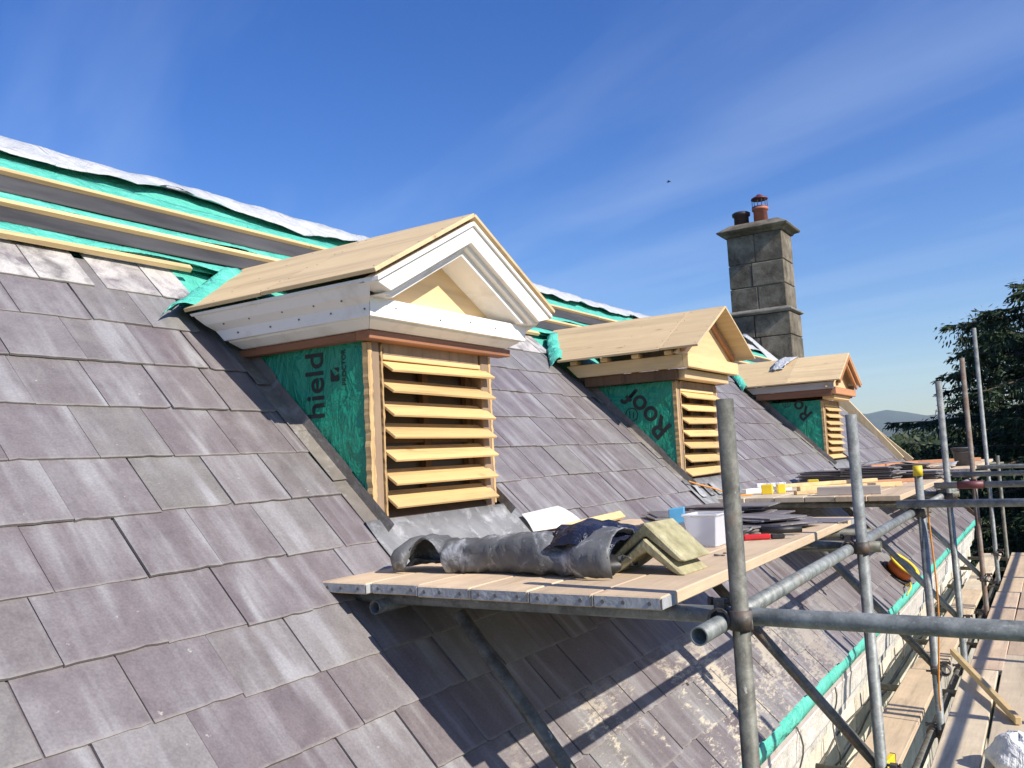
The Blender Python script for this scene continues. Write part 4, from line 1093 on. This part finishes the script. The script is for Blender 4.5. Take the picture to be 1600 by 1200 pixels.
# loose slates in stacks
cnt=[0]
def loose_slate(x,y,z,rz,w,L,label,group,tilt=(0,0),mk='slate'):
    V,F,_=slate_mesh(200+cnt[0]%9,w,L); cnt[0]+=1
    V=[(v[0],v[1]-L/2,(.0065 if i<len(V)//2 else 0)) for i,v in enumerate(V)]
    me=bpy.data.meshes.new('loose_slate'); me.from_pydata(V,[],F); uvl=me.uv_layers.new(name='UVMap')
    for lp in me.loops: v=V[lp.vertex_index]; uvl.data[lp.index].uv=(v[0],v[1]+.25)
    me.materials.append(M[mk]); o=bpy.data.objects.new('loose_slate',me); col.objects.link(o); o.location=(x,y,z); o.rotation_euler=(tilt[0],tilt[1],rz)
    return prm(o,label,'slate',group)
def stack(cx_,cy_,z0,n,label,group,spread=.03,rz=0.,w=.26,L=.42,mk='slate',rzv=.15):
    z=z0
    for k in range(n):
        loose_slate(cx_+rng.gauss(0,spread),cy_+rng.gauss(0,spread),z,rz+rng.gauss(0,rzv),w*rng.uniform(.85,1.1),L*rng.uniform(.85,1.08),(label if k<n-1 else label.replace('loose slate in','topmost loose slate of').replace('dark slate in','topmost dark slate of').replace('grey slate under','topmost grey slate, directly under')),group,(0,0),mk); z+=.0085
stack(-1.72,4.25,P1Z,9,'loose slate in the stack between the tub and the first dormer','slates stacked on the first platform',.035,.5)
stack(-1.30,4.30,P1Z,7,'loose slate in the stack at the pole side of the first platform','slates stacked on the first platform',.03,1.1)
stack(-1.45,3.85,P1Z,5,'loose slate in the low stack behind the plastic tub','slates stacked on the first platform',.04,1.4)
stack(-1.55,4.58,P1Z,11,'loose slate in the tallest stack at the far end of the first platform','slates stacked on the first platform',.05,1.5)
loose_slate(-1.13,4.62,P1Z,1.45,.24,.36,'single loose slate at the far corner of the first platform','slates stacked on the first platform')
# red-handled knife, dark tools
kn=empty('utility_knife',(-1.12,3.72,P1Z),'red-handled folding knife lying on the platform edge by the loose slates','knife')
MB().plank((-1.185,3.66,P1Z+.013),(-1.085,3.725,P1Z+.013),.030,.024).build('handle',M['red_plastic'],kn,.007)
MB().plank((-1.083,3.727,P1Z+.012),(-1.035,3.76,P1Z+.012),.024,.020).build('collar',M['black'],kn,.004)
MB().plank((-1.033,3.762,P1Z+.012),(-1.00,3.783,P1Z+.012),.016,.003).build('blade',M['galv'],kn)
tl=empty('hammer',(-1.10,3.90,P1Z),'dark slater hammer with round grip lying beside the knife','hammer')
MB().tube((-1.17,3.88,P1Z+.022),(-1.01,3.955,P1Z+.022),.016,14).build('grip',M['black'],tl)
MB().tube((-1.17,3.88,P1Z+.022),(-1.30,3.82,P1Z+.022),.008,10).build('shaft',M['galv_dark'],tl)
MB().obox((-1.305,3.818,P1Z+.022),(-.5,1,0),(1,.5,0),(0,0,1),.10,.022,.026).build('head',M['galv_dark'],tl,.004)
sh=empty('snips',(-1.20,3.79,P1Z),'grey tin snips with loop handle beside the hammer','snips')
g=[(-1.215+.030*math.cos(a),3.80+.022*math.sin(a),P1Z+.030+.012*math.sin(a+1)) for a in [2*math.pi*k/16 for k in range(17)]]
MB().path(g,.005,8).build('handle_loop',M['galv'],sh)
MB().plank((-1.235,3.79,P1Z+.010),(-1.33,3.74,P1Z+.008),.018,.012).build('blade',M['galv_dark'],sh,.002)
# screws scattered
for k in range(5):
    x=-1.10+rng.uniform(-.03,.04); y=3.18+rng.uniform(-.05,.05); d=Vector((rng.uniform(-1,1),rng.uniform(-1,1),0)).normalized()
    prm(MB().tube((x,y,P1Z+.003),(x+d.x*.03,y+d.y*.03,P1Z+.003),.0028,6).build('nail',M['screw']),'loose grey nail on the platform board beside the ridge tiles','nail','loose nails')
# white folded sheet and timber offcut behind the lead
def onRoof(u,v,h): d=ray(u,v); return d*((RC+h*R2)/(d.x+d.z))
A_,B_,C_,D_=onRoof(815,803,.06),onRoof(834,830,.05),onRoof(914,818,.05),onRoof(872,790,.075)
g=[[A_.lerp(D_,k/6).lerp(B_.lerp(C_,k/6),i/4)+Vector((0,0,.012*math.sin(i/4*3.1))) for k in range(7)] for i in range(5)]
prm(MB().sheet(g,.006,NRM).build('card_sheet',M['paper']),'white folded card sheet lying on the slates beside the first dormer sill','card sheet')
prm(MB().plank(onRoof(880,826,.055),onRoof(972,804,.06),.05,.022,NRM).build('timber_offcut',M['pine_x'],None,.003),'pale timber offcut lying on the slates beside the white card sheet','timber')

# ------------------------------------------------------------------ things on the middle platform
def blk(name,c,s,m,lab,cat,rz=0,grp=None,bev=.004):
    mb=MB().obox((0,0,s[2]/2),(1,0,0),(0,1,0),(0,0,1),*s); o=mb.build(name,m,None,bev); o.location=c; o.rotation_euler=(0,0,rz); return prm(o,lab,cat,grp)
blk('yellow_block',(-2.02,6.95,P2Z),(.085,.085,.075),M['yellow'],'yellow plastic block in front of the white trunking on the middle platform','block',.2)
blk('yellow_block',(-1.93,7.02,P2Z),(.06,.06,.07),M['yellow'],'smaller yellow plastic block touching the larger one on the middle platform','block',.5)
blk('yellow_block',(-1.80,7.55,P2Z),(.085,.085,.08),M['yellow'],'yellow plastic block standing alone near the slates on the middle platform','block',.3)
prm(MB().plank((-2.22,6.98,P2Z+.02),(-2.0,7.55,P2Z+.02),.05,.04).build('white_trunking',M['paper'],None,.003),'length of white trunking lying against the slates below the softwood dormer','trunking')
prm(MB().plank((-2.20,7.25,P2Z+.055),(-1.98,7.35,P2Z+.055),.05,.035).build('white_trunking',M['dustsheet'],None,.003),'short white trunking piece lying across the longer one','trunking')
def timber(p,q,w,t_,lab,m='pine_y'): prm(MB().plank(p,q,w,t_).build('timber_offcut',M[m],None,.003),lab,'timber','timber offcuts on the middle platform')
timber((-1.75,6.75,P2Z+.0125),(-1.30,7.10,P2Z+.0125),.06,.025,'pale softwood batten lying flat on the middle platform','pine_x')
timber((-1.85,7.25,P2Z+.018),(-1.15,7.75,P2Z+.018),.07,.036,'thick softwood length lying across the middle platform','pine_x')
timber((-1.95,7.15,P2Z+.051),(-1.35,7.82,P2Z+.051),.06,.03,'softwood batten lying on top of the thick length','pine_y')
timber((-1.55,6.62,P2Z+.03),(-1.12,6.68,P2Z+.03),.10,.06,'squared timber block end at the near edge of the middle platform','grey_timber')
timber((-1.70,8.0,P2Z+.015),(-1.10,8.5,P2Z+.015),.09,.03,'reddish timber piece lying beside the dark slate stack','orange_w')
stack(-1.55,8.75,P2Z,16,'dark slate in the tall stack on the middle platform','slates stacked on the middle platform',.02,1.45,.28,.5,'slate',.04)
stack(-1.95,8.85,P2Z,13,'dark slate in the stack against the roof on the middle platform','slates stacked on the middle platform',.03,1.5,.28,.5,'slate',.06)
stack(-1.18,9.0,P2Z,9,'dark slate in the low stack at the outer edge of the middle platform','slates stacked on the middle platform',.03,1.4,.25,.45,'slate',.06)
# old lead strips hanging at the foot of the second dormer
for k in range(3):
    y=6.2+.18*k; g=[]
    for i in range(5):
        row=[]
        for q in range(4):
            w=q/3; row.append(RP(-.42-.13*i/4*1.0,y+.09*w+.01*noise.noise((i*.6,k,1)),.05+.012*noise.noise((i*.5,w*2,k*3))))
        g.append(row)
    prm(MB().sheet(g,.003,NRM).build('lead_strip',M['lead_light'] if k!=1 else M['lead']),['bright torn lead strip at the foot of the second dormer, nearest its flashing','dark torn lead strip at the foot of the second dormer','bright torn lead strip at the foot of the second dormer, beside the dark strip'][k],'lead strip')
prm(MB().path([RP(-.40,6.15,.07)+Vector((0,0,0)),RP(-.44,6.32,.06),RP(-.47,6.5,.05),Vector((-2.2,6.7,P2Z+.006)),Vector((-2.1,6.8,P2Z+.006))],.006,8).build('orange_cord',M['rope']),'orange cord lying at the foot of the second dormer','cord')
# ------------------------------------------------------------------ things on the far platform
prm(MB().plank((-2.15,11.1,P3Z+.03),(-1.75,13.2,P3Z+.03),.10,.05).build('timber_offcut',M['orange_w'],None,.004),'long red-brown timber lying below the third dormer','timber')
g=[]
for i in range(4):
    row=[]
    for k in range(20):
        u=k/19; w=i/3; row.append((-2.05+1.0*u,11.0+.5*w+.1*u,P3Z+.075+.02*noise.noise((u*6,w*2,4))+.03*math.sin(u*5+w)))
    g.append(row)
stack(-1.55,11.25,P3Z,8,'grey slate under the dull lead sheet on the far platform','slates stacked on the far platform',.03,0,.4,.5,'slate',.05)
prm(MB().sheet(g,.005,(0,0,1)).build('lead_sheet',M['lead_light']),'dull grey lead sheet laid flat on the far platform','lead sheet')
prm(MB().plank((-1.9,13.3,P3Z+.025),(-1.0,13.9,P3Z+.025),.12,.05).build('timber_offcut',M['orange_w'],None,.004),'short orange-brown timber across the far platform','timber')
bk=empty('bucket',(-1.02,11.9,P3Z),'grey rubber builder bucket on the far platform beside the poles','bucket')
lathe([(.095,P3Z),(.125,P3Z+.21),(.132,P3Z+.21),(.132,P3Z+.225),(.12,P3Z+.225),(.09,P3Z+.02)],(-1.02,11.9)).build('shell',M['bucket'],bk)
MB().path([(-1.02+.13*math.cos(a),11.9+.02,P3Z+.215-.06*math.sin(a)*0+ .0-.075*math.sin(a)*-.0) if False else (-1.02+.134*math.cos(a),11.9-.134*math.sin(a)*.95,P3Z+.212-.05*math.sin(a)) for a in [math.pi*k/12 for k in range(13)]],.004,6).build('handle',M['galv_dark'],bk)
# ------------------------------------------------------------------ walkway and eaves clutter
p=onZ(1490,1037,WZ); q=onZ(1592,1133,WZ)
prm(MB().plank((p.x,p.y,WZ+.09),(q.x,q.y,WZ+.024),.035,.045).build('timber_lath',M['pine_x'],None,.003),'pale timber lath lying diagonally over the dusty walkway boards','timber')
c=onZ(1396,1195,WZ); lv=empty('spirit_level',(c.x,c.y,WZ),'yellow spirit level end resting on the pale walkway board','spirit level')
MB().plank((c.x,c.y,WZ+.03),(c.x-.10,c.y-.85,WZ+.03),.026,.058).build('rail',M['yellow'],lv,.003)
MB().plank((c.x+.001,c.y+.004,WZ+.03),(c.x,c.y,WZ+.03),.030,.062).build('end_cap',M['black'],lv,.002)
c=onZ(1580,1195,WZ); g=[]
for i in range(13):
    row=[]
    for k in range(21):
        th=2*math.pi*k/20; ph=math.pi*i/12; r=.145*(1+.34*noise.noise((math.cos(th)*1.6,math.sin(th)*1.6,ph*1.4)))
        row.append((c.x+.05+r*math.sin(ph)*math.cos(th),c.y-.05+r*math.sin(ph)*math.sin(th),max(WZ+.002,WZ+.07+.7*r*math.cos(ph))))
    g.append(row)
prm(MB().sheet(g).build('rubble_bag',M['dustsheet']),'crumpled white rubble bag on the walkway boards','bag')
# hanging orange rope from the third pole
g=[]
for k in range(25):
    q=k/24; g.append((SX+.045+.03*math.sin(q*5)*q,STD[2][0]-.06-.03*q,-.42-1.22*q))
prm(MB().path(g,.0055,8).build('rope',M['rope']),'thin orange rope hanging down the yellow-capped pole','rope')
# cable reel at the eaves
rl=empty('cable_reel',(-1.36,8.9,-1.33),'orange and black cable reel with yellow rim resting on the eaves','cable reel')
ax=Vector((.66,-.12,.74)).normalized(); C0=RP(-1.80,8.75,.03)+ax*.075
MB().tube(C0-ax*.05,C0+ax*.045,.115,28).build('drum',M['orange'],rl,.01)
MB().tube(C0-ax*.075,C0-ax*.051,.150,28).build('flange',M['black'],rl,.006)
MB().tube(C0+ax*.046,C0+ax*.062,.150,28,.035).build('flange',M['yellow'],rl)
MB().tube(C0+ax*.047,C0+ax*.056,.113,28).build('face',M['black'],rl,.003)
MB().path([C0+Vector((0,0,-.12)),C0+Vector((.05,-.1,-.14)),C0+Vector((.10,-.2,-.10)),C0+Vector((.12,-.32,-.12)),C0+Vector((.10,-.45,-.17))],.007,8).build('cable',M['yellow'],rl)
# cables clipped along the wall
for k in range(3):
    g=[]
    for i in range(60):
        q=i/59; y=4.0+11*q; g.append((wall_x+.022+.004*math.sin(i),y,-1.93-.13*k+.05*noise.noise((y*.9,k*4,1))+.02*noise.noise((y*4,k,7))))
    prm(MB().path(g,.006,6).build('cable',M['cable']),['upper thin grey cable sagging along the pale stone wall','middle thin grey cable sagging along the pale stone wall','lowest thin grey cable sagging along the pale stone wall'][k],'cable')
for k,y in enumerate((4.75,5.6,6.9,8.2)):
    g=[(wall_x+.10+.02*math.sin(i*.8+k),y+.03*math.sin(i*.5),-1.50-.05*i) for i in range(9+k%3)]
    prm(MB().path(g,.005,6).build('cable_tail',M['cable']),['frayed cable tail hanging from the eaves nearest the spirit level','second cable tail hanging from the eaves past the spirit level','cable tail hanging from the eaves before the cable reel','cable tail hanging from the eaves under the cable reel'][k],'cable')

# ------------------------------------------------------------------ bird high over the roof
bp=ray(1045,284)*55.0; fw=Vector((.9,.3,.1)).normalized(); sw=fw.cross(Vector((0,0,1))).normalized(); uw=sw.cross(fw)
bird=empty('bird',bp,'tiny black bird gliding in the blue sky above the roof','bird')
g=[]
for i in range(9):
    q=i/8; r=.035*math.sin(math.pi*min(1,q*.93+.05))**.8+.002; g.append([bp+fw*(.13-.28*q)+(sw*math.cos(a)+uw*math.sin(a))*r for a in [2*math.pi*k/10 for k in range(11)]])
MB().sheet(g).build('body',M['black'],bird)
for sg in (-1,1):
    MB().hexa([bp+fw*.07,bp+fw*.02+sw*sg*.15+uw*.04,bp-fw*.05+sw*sg*.15+uw*.04,bp-fw*.06,bp+fw*.07+uw*.012,bp+fw*.02+sw*sg*.15+uw*.046,bp-fw*.05+sw*sg*.15+uw*.046,bp-fw*.06+uw*.012]).build('wing',M['black'],bird)
    MB().add([bp+fw*.02+sw*sg*.15+uw*.043,bp-fw*.05+sw*sg*.15+uw*.043,bp-fw*.10+sw*sg*.27+uw*.02,bp+fw*.02+sw*sg*.15+uw*.049,bp-fw*.05+sw*sg*.15+uw*.049,bp-fw*.10+sw*sg*.27+uw*.022],[(0,1,2),(5,4,3),(0,3,4,1),(1,4,5,2),(2,5,3,0)]).build('wing_tip',M['black'],bird)

# ------------------------------------------------------------------ haze
hz,n,l,b = mat('thin_haze'); n.remove(b); pv=n.new('ShaderNodeVolumePrincipled'); pv.inputs['Color'].default_value=(.72,.84,1,1); pv.inputs['Density'].default_value=7e-5; pv.inputs['Anisotropy'].default_value=.2
l.new(pv.outputs[0],n['Material Output'].inputs['Volume'])
MB().box((-9500,-9500,-20),(9500,9500,480)).build('haze',hz,kind='stuff')
